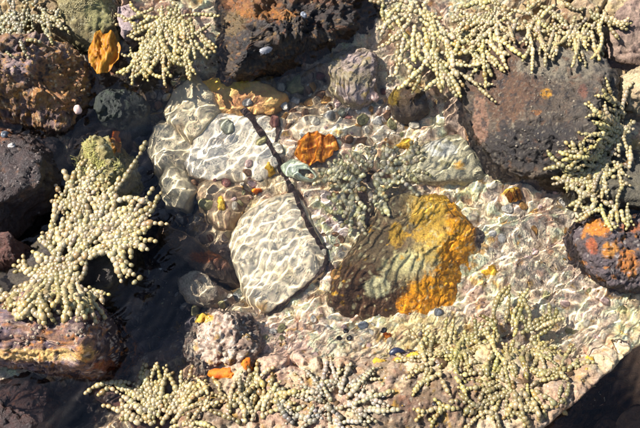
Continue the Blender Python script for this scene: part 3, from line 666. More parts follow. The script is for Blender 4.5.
def frond(path, r, tint, rs, parent, loc, tipc=1.0, name='frond'):
    seg = np.linalg.norm(np.diff(path, axis=0), axis=1); L_ = np.concatenate([[0], np.cumsum(seg)])
    sp = r * 1.55; nb = max(int(L_[-1] / sp), 2)
    t = (np.arange(nb) + 0.5) / nb * L_[-1]
    c = np.stack([np.interp(t, L_, path[:, k]) for k in range(3)], 1)
    c = c + rs.normal(0, r * 0.10, c.shape)
    tg = np.gradient(c, axis=0); tg /= np.maximum(np.linalg.norm(tg, axis=1, keepdims=True), 1e-9)
    s = t / L_[-1]
    rr = r * (0.80 + 0.26 * np.sin(math.pi * np.clip(s * 0.9 + 0.08, 0, 1))) * rs.uniform(0.70, 1.2, nb) * np.where(rs.random(nb) < 0.07, 0.6, 1.0)
    rr[-1] *= 0.8
    el = rs.uniform(1.05, 1.4, nb)
    ref = np.array([0.31, 0.22, 0.92]); u = np.cross(tg, ref); u /= np.maximum(np.linalg.norm(u, axis=1, keepdims=True), 1e-9); w = np.cross(tg, u)
    fl = rs.uniform(0.78, 1.08, nb)
    V = c[:, None] + rr[:, None, None] * (BV[None, :, 0:1] * u[:, None] + BV[None, :, 1:2] * w[:, None] * fl[:, None, None] + BV[None, :, 2:3] * tg[:, None] * el[:, None, None])
    V = V + rs.normal(0, 0.045, V.shape) * rr[:, None, None]
    F = BF[None] + (np.arange(nb) * len(BV))[:, None, None]
    b = rs.uniform(0.8, 1.12, nb)[:, None] * rs.uniform(0.5, 1.15) * np.array(tint)[None] * np.array([1, rs.uniform(0.94, 1.03), rs.uniform(0.78, 1.1)])
    b = b * np.stack([1 + rs.normal(0.0, 0.03, nb), 1 + rs.normal(0, 0.02, nb), 1 + rs.normal(-0.04, 0.06, nb)], 1)
    old = rs.random(nb) < 0.05
    b[old] *= np.array([0.75, 0.62, 0.45])
    k = (s ** 2)[:, None]
    b = b * (1 - k) + b * np.array([1.10, 1.07, 0.86]) * tipc * k
    col = np.repeat(np.clip(b, 0.01, 0.8), len(BV), 0)
    # the waist between two beads is browner than the swollen middle
    waist = np.tile(np.abs(BV[:, 2]) ** 3, nb)[:, None]
    col = col * (1 - 0.55 * waist * np.array([0.6, 0.8, 1.2]))
    return link(name, mesh(name, V.reshape(-1, 3) - loc, F.reshape(-1, 3), col, M_WEED), parent)

def to_world(px, py, lift, zmin=-9.0):
    z = np.zeros(len(px))
    for _ in range(3):
        p = W(px, py, z); z = np.maximum(hb(p[:, 0], p[:, 1]) + lift, zmin)
        z = np.convolve(np.pad(z, 3, 'edge'), np.ones(7) / 7, 'valid') if len(z) > 4 else z
    return W(px, py, z)

def weed(label, tint, rpx, base, fills, heroes=(), zmin=-9.0, seed=0, lift=(0.2, 2.2), curl=0.05, group='beaded seaweed plants'):
    rs = np.random.default_rng(900 + seed); r = rpx * PXM
    b = to_world(np.array([base[0]]), np.array([base[1]]), np.zeros(1))[0]
    root = empty('beaded_seaweed', b); tag(root, label, 'seaweed', group)
    tint = K(tint[0] - 6, tint[1] - 10, tint[2] - 12)
    nb_ = 40; th_ = np.linspace(0, 6.283, nb_, endpoint=False); hr = np.array([1.0, 0.9, 0.6, 0.05]); hh = np.array([-0.3, 0.25, 0.6, 0.75])
    rad_ = 2.6 * r * (1 + 0.18 * np.sin(th_ * 3 + seed) + 0.1 * np.sin(th_ * 7))
    hv = np.stack([hr[:, None] * rad_ * np.cos(th_), hr[:, None] * rad_ * np.sin(th_), hh[:, None] * r * 1.6 + 0 * th_], -1).reshape(-1, 3)
    link('holdfast', mesh('holdfast', hv, grid_faces(4, nb_, True), np.tile(K(110, 84, 54), (len(hv), 1)), M_WEED), root)
    def branch(parent, px, py, r_, ang_end, Ln):
        k = int(len(px) * rs.uniform(0.35, 0.6)); dx, dy = px[min(k + 2, len(px) - 1)] - px[k - 2], -(py[min(k + 2, len(py) - 1)] - py[k - 2])
        a_ = math.atan2(dy, dx) + rs.choice((-1, 1)) * rs.uniform(0.35, 0.8); m2 = max(int(Ln * rs.uniform(0.35, 0.55) / 2), 4)
        an = a_ + np.cumsum(rs.normal(0, 0.07, m2) + rs.normal(0, 0.03))
        bx, by = px[k] + np.cumsum(2 * np.cos(an)), py[k] - np.cumsum(2 * np.sin(an))
        pb = to_world(bx, by, r * np.full(m2, rs.uniform(1.0, 2.4)), zmin)
        frond(pb, r_ * 0.92, tint, rs, parent, b, name='side_branch')
    for h in heroes:
        h = np.array(h, float); L_ = np.concatenate([[0], np.cumsum(np.hypot(*np.diff(h, axis=0).T))])
        t = np.linspace(0, L_[-1], max(int(L_[-1] / 2), 4))
        px = np.interp(t, L_, h[:, 0]); py = np.interp(t, L_, h[:, 1])
        if len(px) > 8:
            k = np.ones(5) / 5; px = np.convolve(np.pad(px, 2, 'edge'), k, 'valid'); py = np.convolve(np.pad(py, 2, 'edge'), k, 'valid')
        s = t / L_[-1]
        p = to_world(px, py, r * (2.2 + 1.2 * np.sin(s * math.pi)) + 0 * s, zmin)
        rq = r * rs.uniform(0.98, 1.12); fo = frond(p, rq, tint, rs, root, b)
        if L_[-1] > 40 and rs.random() < 0.7: branch(fo, px, py, rq, 0, L_[-1] * 0.8)
    for (cx, cy, rx, ry, n, dirs, spread, ln, rk) in fills:
        for _ in range(n):
            a = rs.uniform(0, 6.283); q = math.sqrt(rs.random())
            x0, y0 = cx + 0.8 * rx * q * math.cos(a), cy + 0.8 * ry * q * math.sin(a)
            if dirs == 'out': d = math.atan2(-(y0 - base[1]), x0 - base[0]) + rs.normal(0, spread)
            else: d = math.radians(dirs) + rs.normal(0, spread)
            Ln = rs.uniform(*ln) * 1.12; m_ = max(int(Ln / 2), 5)
            cv = rs.normal(0, curl); ang = d + np.cumsum(np.full(m_, cv) + rs.normal(0, 0.06, m_))
            px = x0 + np.cumsum(2 * np.cos(ang)); py = y0 - np.cumsum(2 * np.sin(ang))
            s = np.linspace(0, 1, m_); up = rs.uniform(*lift)
            p = to_world(px, py, r * (0.6 + up * (0.5 + 0.5 * np.sin(s * 2.6))), zmin)
            rq = r * rk * rs.uniform(0.88, 1.1); fo = frond(p, rq, tint, rs, root, b)
            if Ln > 24 and rs.random() < 0.6: branch(fo, px, py, rq, 0, Ln)
    return root

KHAKI, OLIVEW, GREYG, PALE = (206, 194, 152), (190, 180, 132), (190, 184, 158), (218, 206, 164)
weed('largest beaded seaweed plant, grey-beige strings sprawling over the left rocks', (214, 200, 162), 3.1, (62, 262),
     [(74, 252, 24, 26, 20, 46, 0.20, (46, 70), 1.0), (98, 236, 22, 16, 12, 38, 0.22, (34, 54), 1.0), (56, 270, 32, 20, 21, 228, 0.35, (30, 52), 1.0), (62, 264, 24, 14, 13, 60, 1.0, (18, 34), 1.0), (34, 290, 28, 12, 13, 240, 0.35, (24, 42), 1.0),
      (72, 206, 16, 24, 13, 70, 0.25, (26, 46), 0.85), (66, 260, 36, 28, 10, 45, 1.2, (20, 40), 0.95), (110, 240, 20, 16, 13, 10, 0.4, (20, 36), 1.0), (78, 292, 24, 12, 16, 285, 0.4, (16, 30), 0.95)],
     [[(70, 262), (85, 235), (105, 205), (125, 178), (139, 156), (146, 140)], [(75, 255), (105, 228), (135, 216), (154, 204), (163, 190)], [(60, 250), (70, 225), (82, 200), (92, 172)],
      [(50, 240), (55, 215), (56, 192)], [(80, 240), (100, 226), (125, 222), (149, 218)], [(88, 250), (112, 246), (134, 236), (148, 232)], [(50, 272), (28, 285), (10, 300), (3, 312)],
      [(48, 280), (30, 300), (18, 314), (16, 324)], [(62, 285), (66, 305), (73, 322)], [(74, 290), (80, 306), (87, 320)], [(40, 292), (40, 308), (45, 326)],
      [(112, 246), (122, 254), (128, 266), (136, 264)], [(62, 170), (70, 182), (76, 204)], [(84, 230), (104, 200), (122, 176)], [(92, 238), (118, 216), (140, 196)], [(132, 284), (142, 276)],
      [(96, 256), (120, 236), (146, 226)]], seed=1, lift=(0.4, 3.0), zmin=0.055)
weed('beaded seaweed fanning up from the bottom edge with one string arching over dark pool', (208, 194, 152), 2.68, (165, 428),
     [(165, 420, 34, 18, 27, 'out', 0.5, (24, 53), 0.95), (185, 415, 22, 14, 8, 60, 0.5, (22, 46), 0.9), (150, 405, 24, 14, 9, 110, 0.5, (20, 41), 0.9)],
     [[(142, 386), (128, 382), (112, 382), (98, 385), (88, 390), (84, 396)], [(158, 420), (162, 390), (168, 362)], [(150, 420), (148, 395), (146, 376)], [(165, 420), (182, 395), (196, 380)],
      [(172, 424), (190, 400), (212, 384)], [(140, 424), (118, 410), (100, 404)], [(152, 424), (134, 404), (122, 396)]], zmin=0.012, seed=2)
weed('low beaded seaweed clump at the bottom left of centre below pink boulder', (206, 192, 152), 2.50, (246, 420),
     [(244, 412, 32, 16, 23, 90, 0.7, (18, 41), 1.0), (262, 396, 22, 10, 8, 60, 0.8, (15, 32), 1.0)], seed=3, zmin=0.01)
weed('grey-green spiky beaded seaweed at the bottom centre', (200, 192, 174), 2.32, (335, 408),
     [(334, 404, 34, 18, 32, 'out', 0.6, (20, 44), 1.0), (318, 420, 40, 10, 11, 90, 0.9, (15, 34), 1.0)],
     [[(345, 400), (362, 382), (375, 366)], [(340, 396), (345, 376), (352, 362)], [(352, 405), (375, 396), (396, 390)]], seed=4, zmin=0.012)
weed('olive beaded seaweed spreading in the lower right, upper of two clumps', OLIVEW, 2.42, (508, 340),
     [(505, 340, 34, 20, 28, 'out', 0.7, (20, 46), 1.0), (470, 345, 30, 20, 12, 200, 0.9, (18, 39), 0.95)],
     [[(520, 335), (535, 322), (552, 312)], [(515, 330), (520, 312), (524, 298)], [(535, 330), (552, 322), (566, 318)], [(506, 325), (508, 305), (510, 292)]], seed=5, zmin=0.004)
weed('olive beaded seaweed at the lower right near the bottom edge, lower clump', (194, 182, 140), 2.50, (522, 384),
     [(520, 380, 36, 22, 30, 'out', 0.8, (20, 46), 1.0), (470, 408, 34, 12, 9, 170, 0.6, (18, 39), 1.0), (500, 412, 40, 12, 11, 0, 1.5, (15, 34), 1.0)], seed=6, zmin=0.004)
weed('thin olive beaded seaweed left of the lower right clumps', (198, 186, 142), 2.32, (440, 364),
     [(442, 362, 28, 24, 21, 'out', 0.9, (15, 37), 1.0)], [[(448, 350), (452, 330), (454, 318)], [(438, 372), (446, 388), (452, 398)]], seed=7, zmin=0.006)
weed('small olive beaded tuft at the rim of the shaded right corner', (186, 178, 136), 2.24, (566, 374),
     [(564, 374, 18, 14, 12, 'out', 0.9, (11, 28), 1.0)], seed=8, zmin=0.004)
weed('thick yellowish beaded seaweed hanging over the top edge beside the pink knobbly rock', PALE, 2.74, (420, 10),
     [(420, 30, 34, 40, 27, 280, 0.7, (24, 53), 1.0), (460, 30, 34, 28, 17, 320, 0.6, (24, 51), 1.0), (400, 4, 24, 12, 6, 240, 0.8, (20, 39), 1.0)],
     [[(450, 62), (466, 66), (480, 64), (490, 60)], [(455, 70), (472, 80), (484, 92), (498, 104)], [(448, 72), (458, 88), (462, 100)], [(440, 72), (444, 90)], [(452, 55), (470, 52), (488, 48)], [(446, 76), (434, 82), (424, 90)]],
     seed=9, zmin=0.02, lift=(0.4, 3.5))
weed('dense yellowish beaded seaweed along the top edge above the large dark rock', (214, 200, 162), 2.47, (545, 4),
     [(545, 14, 70, 18, 37, 250, 0.9, (20, 46), 1.0), (590, 18, 26, 24, 11, 250, 0.6, (20, 44), 1.0), (500, 16, 34, 18, 14, 200, 0.8, (20, 44), 1.0), (562, 36, 14, 8, 5, 250, 0.5, (13, 28), 1.0)],
     seed=10, zmin=0.03, lift=(0.4, 3.0))
weed('pale green beaded seaweed drooping from the right edge beside the large dark rock', (204, 194, 156), 2.44, (630, 165),
     [(608, 172, 34, 30, 46, 200, 0.8, (20, 44), 1.0), (625, 130, 22, 24, 18, 160, 0.7, (20, 44), 1.0), (605, 202, 30, 12, 13, 230, 0.8, (15, 32), 1.0)],
     [[(620, 128), (606, 118), (594, 108)], [(622, 135), (606, 126), (590, 120)], [(616, 108), (608, 98), (602, 88)], [(622, 146), (606, 138), (592, 132)]], seed=11, zmin=0.02)
weed('grey-green beaded seaweed under water beside the amber leaf', (255, 250, 214), 3.05, (368, 180),
     [(362, 180, 26, 22, 33, 'out', 0.8, (15, 34), 1.0), (392, 172, 22, 12, 16, 20, 0.9, (13, 30), 1.0), (352, 208, 16, 14, 12, 250, 0.6, (13, 30), 0.95)], zmin=-0.030, seed=12, lift=(0.2, 2.0))
weed('beaded seaweed in the top left corner', (184, 178, 148), 2.35, (14, 6),
     [(22, 16, 34, 18, 29, 0, 2.0, (18, 39), 1.0), (0, 20, 14, 16, 7, 300, 0.8, (15, 34), 1.0)], seed=13, zmin=0.045)
weed('pale beaded seaweed trailing down between the gold blade and the top boulder', (206, 194, 148), 2.54, (172, 4),
     [(170, 14, 32, 18, 30, 250, 0.7, (20, 46), 1.0), (158, 40, 24, 20, 18, 245, 0.4, (22, 48), 0.95), (190, 36, 14, 18, 8, 300, 0.5, (15, 34), 0.95)],
     [[(160, 40), (148, 56), (138, 70), (128, 80)], [(166, 44), (156, 62), (146, 78)], [(150, 36), (138, 54), (126, 74)]], seed=14, zmin=0.02)

# ------------------------------------------------------------------ pebbles
def pebble_template(k):
    rs = np.random.default_rng(300 + k)
    nu, nv_ = 18, 10
    th = np.linspace(0, 2 * math.pi, nu, endpoint=False); ph = np.linspace(-math.pi / 2, math.pi / 2, nv_ + 2)[1:-1]
    T, Ph = np.meshgrid(th, ph)
    pw_ = lambda c, e_: np.sign(c) * np.abs(c) ** e_
    e1_ = rs.uniform(0.75, 1.0)
    v = np.stack([pw_(np.cos(Ph), e1_) * pw_(np.cos(T), e1_), pw_(np.cos(Ph), e1_) * pw_(np.sin(T), e1_), pw_(np.sin(Ph), 0.9)], -1).reshape(-1, 3)
    v = np.concatenate([v, [[0, 0, -1]], [[0, 0, 1]]])
    v = v * (1 + 0.16 * fbm(v + k * 3.1, 1.3, 3, k)[:, None] + 0.03 * fbm(v + k, 5, 2, k)[:, None])
    for j in range(3):
        a = rs.uniform(0, 6.28); el = rs.uniform(-0.2, 1.2); n = np.array([math.cos(a) * math.cos(el), math.sin(a) * math.cos(el), math.sin(el)])
        dd = v @ n; lim = dd.max() * rs.uniform(0.68, 0.9); v = v - (np.maximum(dd - lim, 0) * 0.8)[:, None] * n
    f = grid_faces(nv_, nu, True); b, t = nu * nv_, nu * nv_ + 1
    l0 = (nv_ - 1) * nu; i = np.arange(nu); j = (i + 1) % nu
    tri = np.concatenate([np.stack([np.full(nu, b), j, i], 1), np.stack([np.full(nu, t), l0 + i, l0 + j], 1)])
    return v, f, tri
PEB = [pebble_template(k) for k in range(9)]
PCOL = {'grey': (150, 146, 138), 'brown': (140, 104, 72), 'amber': (210, 156, 84), 'cream': (240, 226, 196), 'olive': (170, 162, 110), 'maroon': (140, 92, 80),
        'pink': (226, 190, 176), 'dark grey': (84, 82, 82), 'blue-grey': (126, 132, 138), 'white': (232, 224, 206), 'green-grey': (180, 180, 152)}
PMAT = {k: stone_material('pebble_' + k.replace(' ', '_').replace('-', '_'), 0.4, 0.4, fine=1.6, bump=0.35, dist=0.1, vary=0.55, colour=tuple(float(q) for q in np.clip(K(*c) * 1.45, 0, 0.75))) for k, c in PCOL.items()}
PMESH = {}
def pebble_mesh(k, c):
    if (k, c) not in PMESH:
        v, f, tri = PEB[k]; PMESH[(k, c)] = mesh('pebble', v, [f, tri], None, PMAT[c])
    return PMESH[(k, c)]
taken = []
def pebble(px, py, rx, ry, colour, ang, label, group=None, name='pebble', flat=0.55, sink=0.35, k=None):
    k = int(rng.integers(len(PEB))) if k is None else k
    p = W(px, py, 0.0)
    for _ in range(3):
        z = float(hsample(p[0], p[1])); p = W(px, py, z)
    o = link(name, pebble_mesh(k, colour))
    a, b = rx * PXM, ry * PXM; h = min(a, b) * (flat + 0.35 * rng.random())
    o.scale = (a, b, h); o.location = (p[0], p[1], z + h * (1 - 2 * sink))
    o.rotation_euler = (rng.normal(0, 0.15), rng.normal(0, 0.15), math.radians(ang))
    tag(o, label, 'pebble', group); taken.append((px, py, max(rx, ry)))
    return o

pebble(78, 110, 4, 5, 'pink', 20, 'single whitish pebble on the dark ledge right of bumpy purple-brown rock', flat=0.8)
pebble(297, 92, 13, 10, 'olive', 20, 'large olive cobble in the sunlit edge of the boulder shadow', name='cobble')
pebble(282, 94, 5, 5, 'cream', 0, 'round whitish pebble touching the olive cobble')
pebble(311, 110, 7.5, 5.5, 'amber', 10, 'oval tan pebble below the olive cobble')
pebble(323, 82, 8, 5, 'maroon', 5, 'oval maroon pebble at the corner of the boulder shadow')
pebble(326, 108, 6, 6, 'amber', 60, 'yellow amber pebble beside the oval tan pebble')
pebble(376, 126, 6, 5.5, 'white', 0, 'round chalk white pebble above the submerged grey-green seaweed')
pebble(228, 131, 7, 9, 'green-grey', 30, 'smooth pale green pebble on the slab split by the dark strip')
pebble(335, 143, 10, 6, 'grey', 50, 'grey cobble behind the amber leaf', name='cobble')
pebble(278, 152, 6, 8, 'cream', 70, 'cream pebble in the fork of the dark strip')
pebble(262, 144, 7, 5, 'olive', 40, 'olive pebble left of the forked dark strip')
pebble(288, 133, 9, 5, 'brown', 45, 'leaning brown pebble above the amber leaf')
pebble(240, 296, 6, 6, 'green-grey', 0, 'round grey-green pebble at the lower left foot of the triangular slab')
pebble(363, 328, 6, 5, 'blue-grey', 0, 'teal grey pebble below the orange rock')
pebble(207, 208, 6, 9, 'olive', 80, 'upright olive pebble left of the triangular slab')
pebble(248, 106, 6, 5, 'grey', 10, 'grey pebble below the amber slab')
pebble(437, 314, 4.5, 4.5, 'blue-grey', 10, 'smooth grey pebble against the orange corner of the big orange rock', flat=0.9, sink=0.2)
pebble(336, 276, 6, 6, 'amber', 0, 'amber pebble between triangular slab and orange rock')
ZONES = [
    (345, 118, 78, 30, 60, (3.2, 7.5), 'in the pebbly run below the boulder', ['grey', 'cream', 'brown', 'olive', 'maroon', 'white', 'pink', 'amber', 'green-grey']),
    (222, 188, 42, 28, 26, (2.4, 5), 'among stripy stones left of the dark strip', ['brown', 'grey', 'olive', 'maroon', 'cream', 'pink', 'amber']),
    (190, 116, 34, 34, 10, (2.4, 5), 'on the olive slabs at upper left of the pool', ['olive', 'grey', 'brown', 'cream']),
    (285, 68, 42, 10, 20, (3.0, 6), 'in the boulder shadow', ['dark grey', 'grey', 'blue-grey']),
    (334, 240, 12, 46, 18, (2.8, 5.5), 'in the gap between triangular slab and orange rock', ['pink', 'grey', 'cream', 'brown']),
    (525, 225, 58, 46, 20, (2.8, 6), 'on the rippled bed right of the orange rock', ['pink', 'cream', 'amber', 'white']),
    (330, 338, 66, 20, 24, (2.2, 5), 'on the pink crust below the orange rock', ['pink', 'cream', 'olive', 'white']),
    (186, 216, 22, 14, 18, (3, 6), 'at the mouth of the dark left channel', ['blue-grey', 'dark grey', 'grey']),
    (205, 300, 26, 16, 14, (3, 6), 'on the lower rim of the left channel', ['olive', 'cream', 'grey']),
    (575, 315, 46, 30, 16, (2.5, 5.5), 'on the bed above the shaded right corner', ['pink', 'cream', 'olive']),
]
ORD = ['leftmost', 'second from left', 'third from left', 'fourth from left', 'fifth from left', 'sixth from left', 'seventh from left', 'eighth from left', 'ninth from left', 'tenth from left',
       'eleventh from left', 'twelfth from left', 'thirteenth from left', 'fourteenth from left', 'fifteenth from left', 'sixteenth from left', 'seventeenth from left', 'eighteenth from left', 'nineteenth from left', 'twentieth from left']
batch = {}
for (cx, cy, rx, ry, n, sz, where, cols) in ZONES:
    tries = 0; made = 0
    while made < n and tries < n * 12:
        tries += 1
        a = rng.uniform(0, 6.283); q = math.sqrt(rng.random()); x0, y0 = cx + rx * q * math.cos(a), cy + ry * q * math.sin(a)
        r_ = rng.uniform(*sz) * (0.8 + 0.4 * rng.random())
        if any((x0 - t[0]) ** 2 + (y0 - t[1]) ** 2 < (0.75 * (r_ + t[2])) ** 2 for t in taken): continue
        pz = W(x0, y0, 0.0)
        for _ in range(3): hz_ = float(hsample(pz[0], pz[1])); pz = W(x0, y0, hz_)
        dz_ = hz_ - float(ground_z(pz[None, :2])[0])
        if dz_ > 0.022 or (hz_ > -0.012 and dz_ > 0.010): continue
        c_ = cols[int(rng.integers(len(cols)))]
        po = pebble(x0, y0, r_, r_ * rng.uniform(0.6, 0.95), c_, rng.uniform(0, 180), 'small %s pebble %s' % (c_, where), 'pebbles %s' % where)
        batch.setdefault((c_, where), []).append((x0, po))
        made += 1

for (c_, where), lst in batch.items():
    lst.sort(key=lambda q: q[0])
    for k, (x0, po) in enumerate(lst):
        po['label'] = ('only %s pebble %s' % (c_, where)) if len(lst) == 1 else '%s pebble, %s %s' % (c_, ORD[min(k, 19)], where)

# ------------------------------------------------------------------ gravel too small to count
GT = np.array([(1, 0, 0), (-1, 0, 0), (0, 1, 0), (0, -1, 0), (0, 0, 1), (0, 0, -1)], float) * 1.0
GF = np.array([(0, 2, 4), (2, 1, 4), (1, 3, 4), (3, 0, 4), (2, 0, 5), (1, 2, 5), (3, 1, 5), (0, 3, 5)])
def gravel():
    rs = np.random.default_rng(77); n = 5200
    px = rs.uniform(150, 640, n); py = rs.uniform(60, 420, n)
    keep = fbm(np.stack([px, py, 0 * px], 1), 0.018, 3, 6) + rs.normal(0, 0.2, n) > -0.05
    p = W(px, py, -0.045); p[:, 2] = hsample(p[:, 0], p[:, 1])
    p = W(px, py, p[:, 2]); p[:, 2] = hsample(p[:, 0], p[:, 1])
    keep &= (p[:, 2] - ground_z(p[:, :2]) < 0.007)
    p = p[keep]; n = len(p)
    r = rs.uniform(0.0011, 0.0034, n)
    ang = rs.uniform(0, 6.28, n); ca, sa = np.cos(ang), np.sin(ang)
    sx, sy, sz = r, r * rs.uniform(0.6, 1, n), r * rs.uniform(0.4, 0.8, n)
    # icosahedron-like grain: octahedron with jittered corners, smooth shaded
    V = GT[None] + rs.normal(0, 0.18, (n, 6, 3))
    x = V[..., 0] * sx[:, None]; y = V[..., 1] * sy[:, None]; z = V[..., 2] * sz[:, None]
    V = np.stack([x * ca[:, None] - y * sa[:, None], x * sa[:, None] + y * ca[:, None], z], -1) + p[:, None]
    F = GF[None] + (np.arange(n) * 6)[:, None, None]
    pal = np.array([K(*c) for c in [(236, 224, 196), (210, 180, 164), (150, 130, 100), (110, 96, 84), (246, 240, 226), (190, 150, 70), (130, 84, 66), (176, 170, 130)]]) * 1.6
    col = np.repeat(pal[rs.integers(len(pal), size=n)] * rs.uniform(0.7, 1.15, (n, 1)), 6, 0)
    o = link('gravel', mesh('gravel', V.reshape(-1, 3), F.reshape(-1, 3), np.clip(col, 0, 0.82), M_BED))
    tag(o, 'fine shelly gravel scattered over the pool bed', 'gravel', kind='stuff')
gravel()

# ------------------------------------------------------------------ orange sponge and yellow crust patches standing proud of the stone
def jag(cx, cy, rx, ry, seed, n=11):
    rs = np.random.default_rng(seed)
    return [(cx + rx * rs.uniform(0.6, 1.15) * math.cos(t), cy + ry * rs.uniform(0.6, 1.15) * math.sin(t)) for t in np.linspace(0, 6.283, n, endpoint=False)]
ORANGE = dict(ramp=[(226, 90, 6), (255, 130, 10), (255, 150, 16), (244, 106, 8)], scale=70)
YEL = dict(ramp=[(190, 130, 20), (240, 180, 40), (250, 206, 80), (216, 150, 30)], scale=70)
def sponge(cx, cy, rx, ry, label, spec=ORANGE, seed=0, h=0.006, gain=1.0):
    p = W(cx, cy, 0.0)
    for _ in range(3):
        z = float(hsample(p[0], p[1])); p = W(cx, cy, z)
    rock('orange_sponge', label, 'sponge', jag(cx, cy, rx, ry, seed + 40), z + h, z - 0.012, spec, M_SPONGE, zref=z, e=(0.7, 0.9), amp=0.005, nscale=95, facets=0, knob=0.0045, kscale=230,
         fine=0.002, seed=seed, splat=False, bend=0.006, gain=gain, dens=2.0, cut=0.2)
sponge(232, 375, 26, 6, 'vivid orange sponge streak at the foot of the pinkish boulder', seed=201)
sponge(247, 364, 6, 9, 'small vivid orange sponge knob above the orange streak', seed=202)
sponge(204, 318, 9, 5, 'yellow-orange sponge on top of the pinkish boulder', YEL, seed=203)
sponge(222, 209, 5, 8, 'yellow sponge in the stripy stones left of the triangular slab', YEL, seed=204, gain=1.6)
sponge(258, 194, 7, 4.5, 'orange sponge at the top of the triangular slab', seed=205, gain=1.6)
sponge(490, 273, 9, 9, 'orange sponge on the rippled bed right of the orange rock', YEL, seed=206, gain=1.6)
sponge(510, 196, 8, 5, 'golden sponge below the large dark rock', YEL, seed=207, gain=1.6)
sponge(378, 362, 9, 4, 'yellow crust patch nearest the black snails', YEL, seed=208, h=0.002)
sponge(400, 361, 5, 3, 'tiny yellow crust patch between two larger ones', YEL, seed=209, h=0.002)
sponge(415, 357, 7, 3.5, 'yellow crust patch on the right end of dull purple rock', YEL, seed=210, h=0.002)
sponge(404, 150, 13, 6, 'golden yellow sponge above the submerged grey-green seaweed', YEL, seed=211, gain=1.5)
sponge(116, 132, 6, 13, 'orange sponge on the side of the turf capped rock', seed=212)
sponge(387, 338, 4, 3, 'orange dot of sponge beside a black snail', seed=213)
sponge(270, 172, 5, 6, 'yellow sponge tucked under the pale green shell', YEL, seed=214, gain=1.5)
sponge(588, 360, 5, 4, 'faint yellow sponge on the rim of the shaded corner', YEL, seed=215, h=0.002)

# ------------------------------------------------------------------ kelp blades
def blade(name, label, cx, cy, rx, ry, ang, mat, seed, lift=0.006, folds=3.0, famp=0.006):
    rs = np.random.default_rng(seed); nu, nv2 = 44, 34
    U, V_ = np.meshgrid(np.linspace(-1, 1, nu), np.linspace(-1, 1, nv2))
    d = np.sqrt(np.maximum(1 - V_ ** 2 * 0.5, 0)); e_ = np.sqrt(np.maximum(1 - U ** 2 * 0.5, 0))
    x = U * d; y = V_ * e_
    q = np.stack([x.ravel() * 1.3, y.ravel() * 1.3, np.full(x.size, seed * 1.0)], 1)
    x = x + 0.20 * fbm(q, 1.6, 3, seed).reshape(x.shape); y = y + 0.24 * fbm(q, 1.6, 3, seed + 1).reshape(x.shape)
    a = math.radians(ang); ca, sa = math.cos(a), math.sin(a)
    px = cx + rx * x * ca + ry * y * sa; py = cy - rx * x * sa + ry * y * ca
    z0 = np.zeros(px.size); p = W(px.ravel(), py.ravel(), z0)
    for _ in range(3):
        z0 = np.full(px.size, np.percentile(hb(p[:, 0], p[:, 1]), 80)); p = W(px.ravel(), py.ravel(), z0)
    w = np.sin(folds * 3.1 * x.ravel() + 1.3 * y.ravel() + 2 * fbm(q, 1.2, 2, seed + 5))
    p[:, 2] += lift + famp * (0.6 * w + 0.9 * fbm(q, 2.2, 3, seed + 7)) + 0.004 * (1 - x.ravel() ** 2)
    loc = p.mean(0)
    o = link(name, mesh(name, p - loc, grid_faces(nv2, nu)[:, ::-1], None, mat)); o.location = loc
    so_ = o.modifiers.new('thickness', 'SOLIDIFY'); so_.thickness = 0.0007
    tag(o, label, 'kelp leaf')
blade('kelp_leaf', 'crumpled glossy amber kelp leaf lying beside the pale green shell', 316, 153, 22, 16, 10, M_AMBER, 3, lift=0.008)
blade('kelp_leaf', 'torn golden kelp leaf standing between the left rocks at the top', 106, 57, 15, 21, -8, M_GOLD, 4, lift=0.016, folds=2.2)
blade('kelp_leaf', 'small golden kelp scrap on the rippled bed under the large dark rock', 512, 200, 7, 5, 20, M_GOLD, 5, lift=0.005, famp=0.003)

# ------------------------------------------------------------------ dark forked strip standing in for a shadowed crack
def tube(paths, name, label, cat, mat, tint):
    VV, FF, CC = [], [], []; off = 0
    for (pts, r0, r1) in paths:
        pts = np.array(pts, float); L_ = np.concatenate([[0], np.cumsum(np.hypot(*np.diff(pts, axis=0).T))])
        t = np.linspace(0, L_[-1], int(L_[-1] / 1.3)); px = np.interp(t, L_, pts[:, 0]); py = np.interp(t, L_, pts[:, 1])
        k = np.ones(9) / 9; px = np.convolve(np.pad(px, 4, 'edge'), k, 'valid'); py = np.convolve(np.pad(py, 4, 'edge'), k, 'valid')
        px += 1.4 * vnoise(np.stack([t * 0.08, 0 * t, 0 * t + 3], 1), 4); py += 1.2 * vnoise(np.stack([t * 0.08, 0 * t + 9, 0 * t], 1), 5)
        r = (r0 + (r1 - r0) * t / L_[-1]) * PXM * (1 + 0.25 * vnoise(np.stack([t * 0.13, 0 * t, 0 * t], 1), 6) + 0.15 * vnoise(np.stack([t * 0.4, 0 * t, 0 * t], 1), 7))
        p = to_world(px, py, r * 0.45)
        tg = np.gradient(p, axis=0); tg /= np.linalg.norm(tg, axis=1, keepdims=True)
        u = np.cross(tg, (0, 0, 1.0)); u /= np.linalg.norm(u, axis=1, keepdims=True); w = np.cross(u, tg)
        th = np.linspace(0, 6.283, 12, endpoint=False)
        V = p[:, None] + r[:, None, None] * (np.cos(th)[None, :, None] * u[:, None] + 0.55 * np.sin(th)[None, :, None] * w[:, None])
        VV.append(V.reshape(-1, 3)); FF.append(grid_faces(len(p), 12, True)[:, ::-1] + off); off += V.shape[0] * 12
    v = np.concatenate(VV); col = paint(v, dict(ramp=tint, scale=80), 8); loc = v.mean(0)
    o = link(name, mesh(name, v - loc, np.concatenate(FF), col, mat)); o.location = loc
    tag(o, label, cat); return o
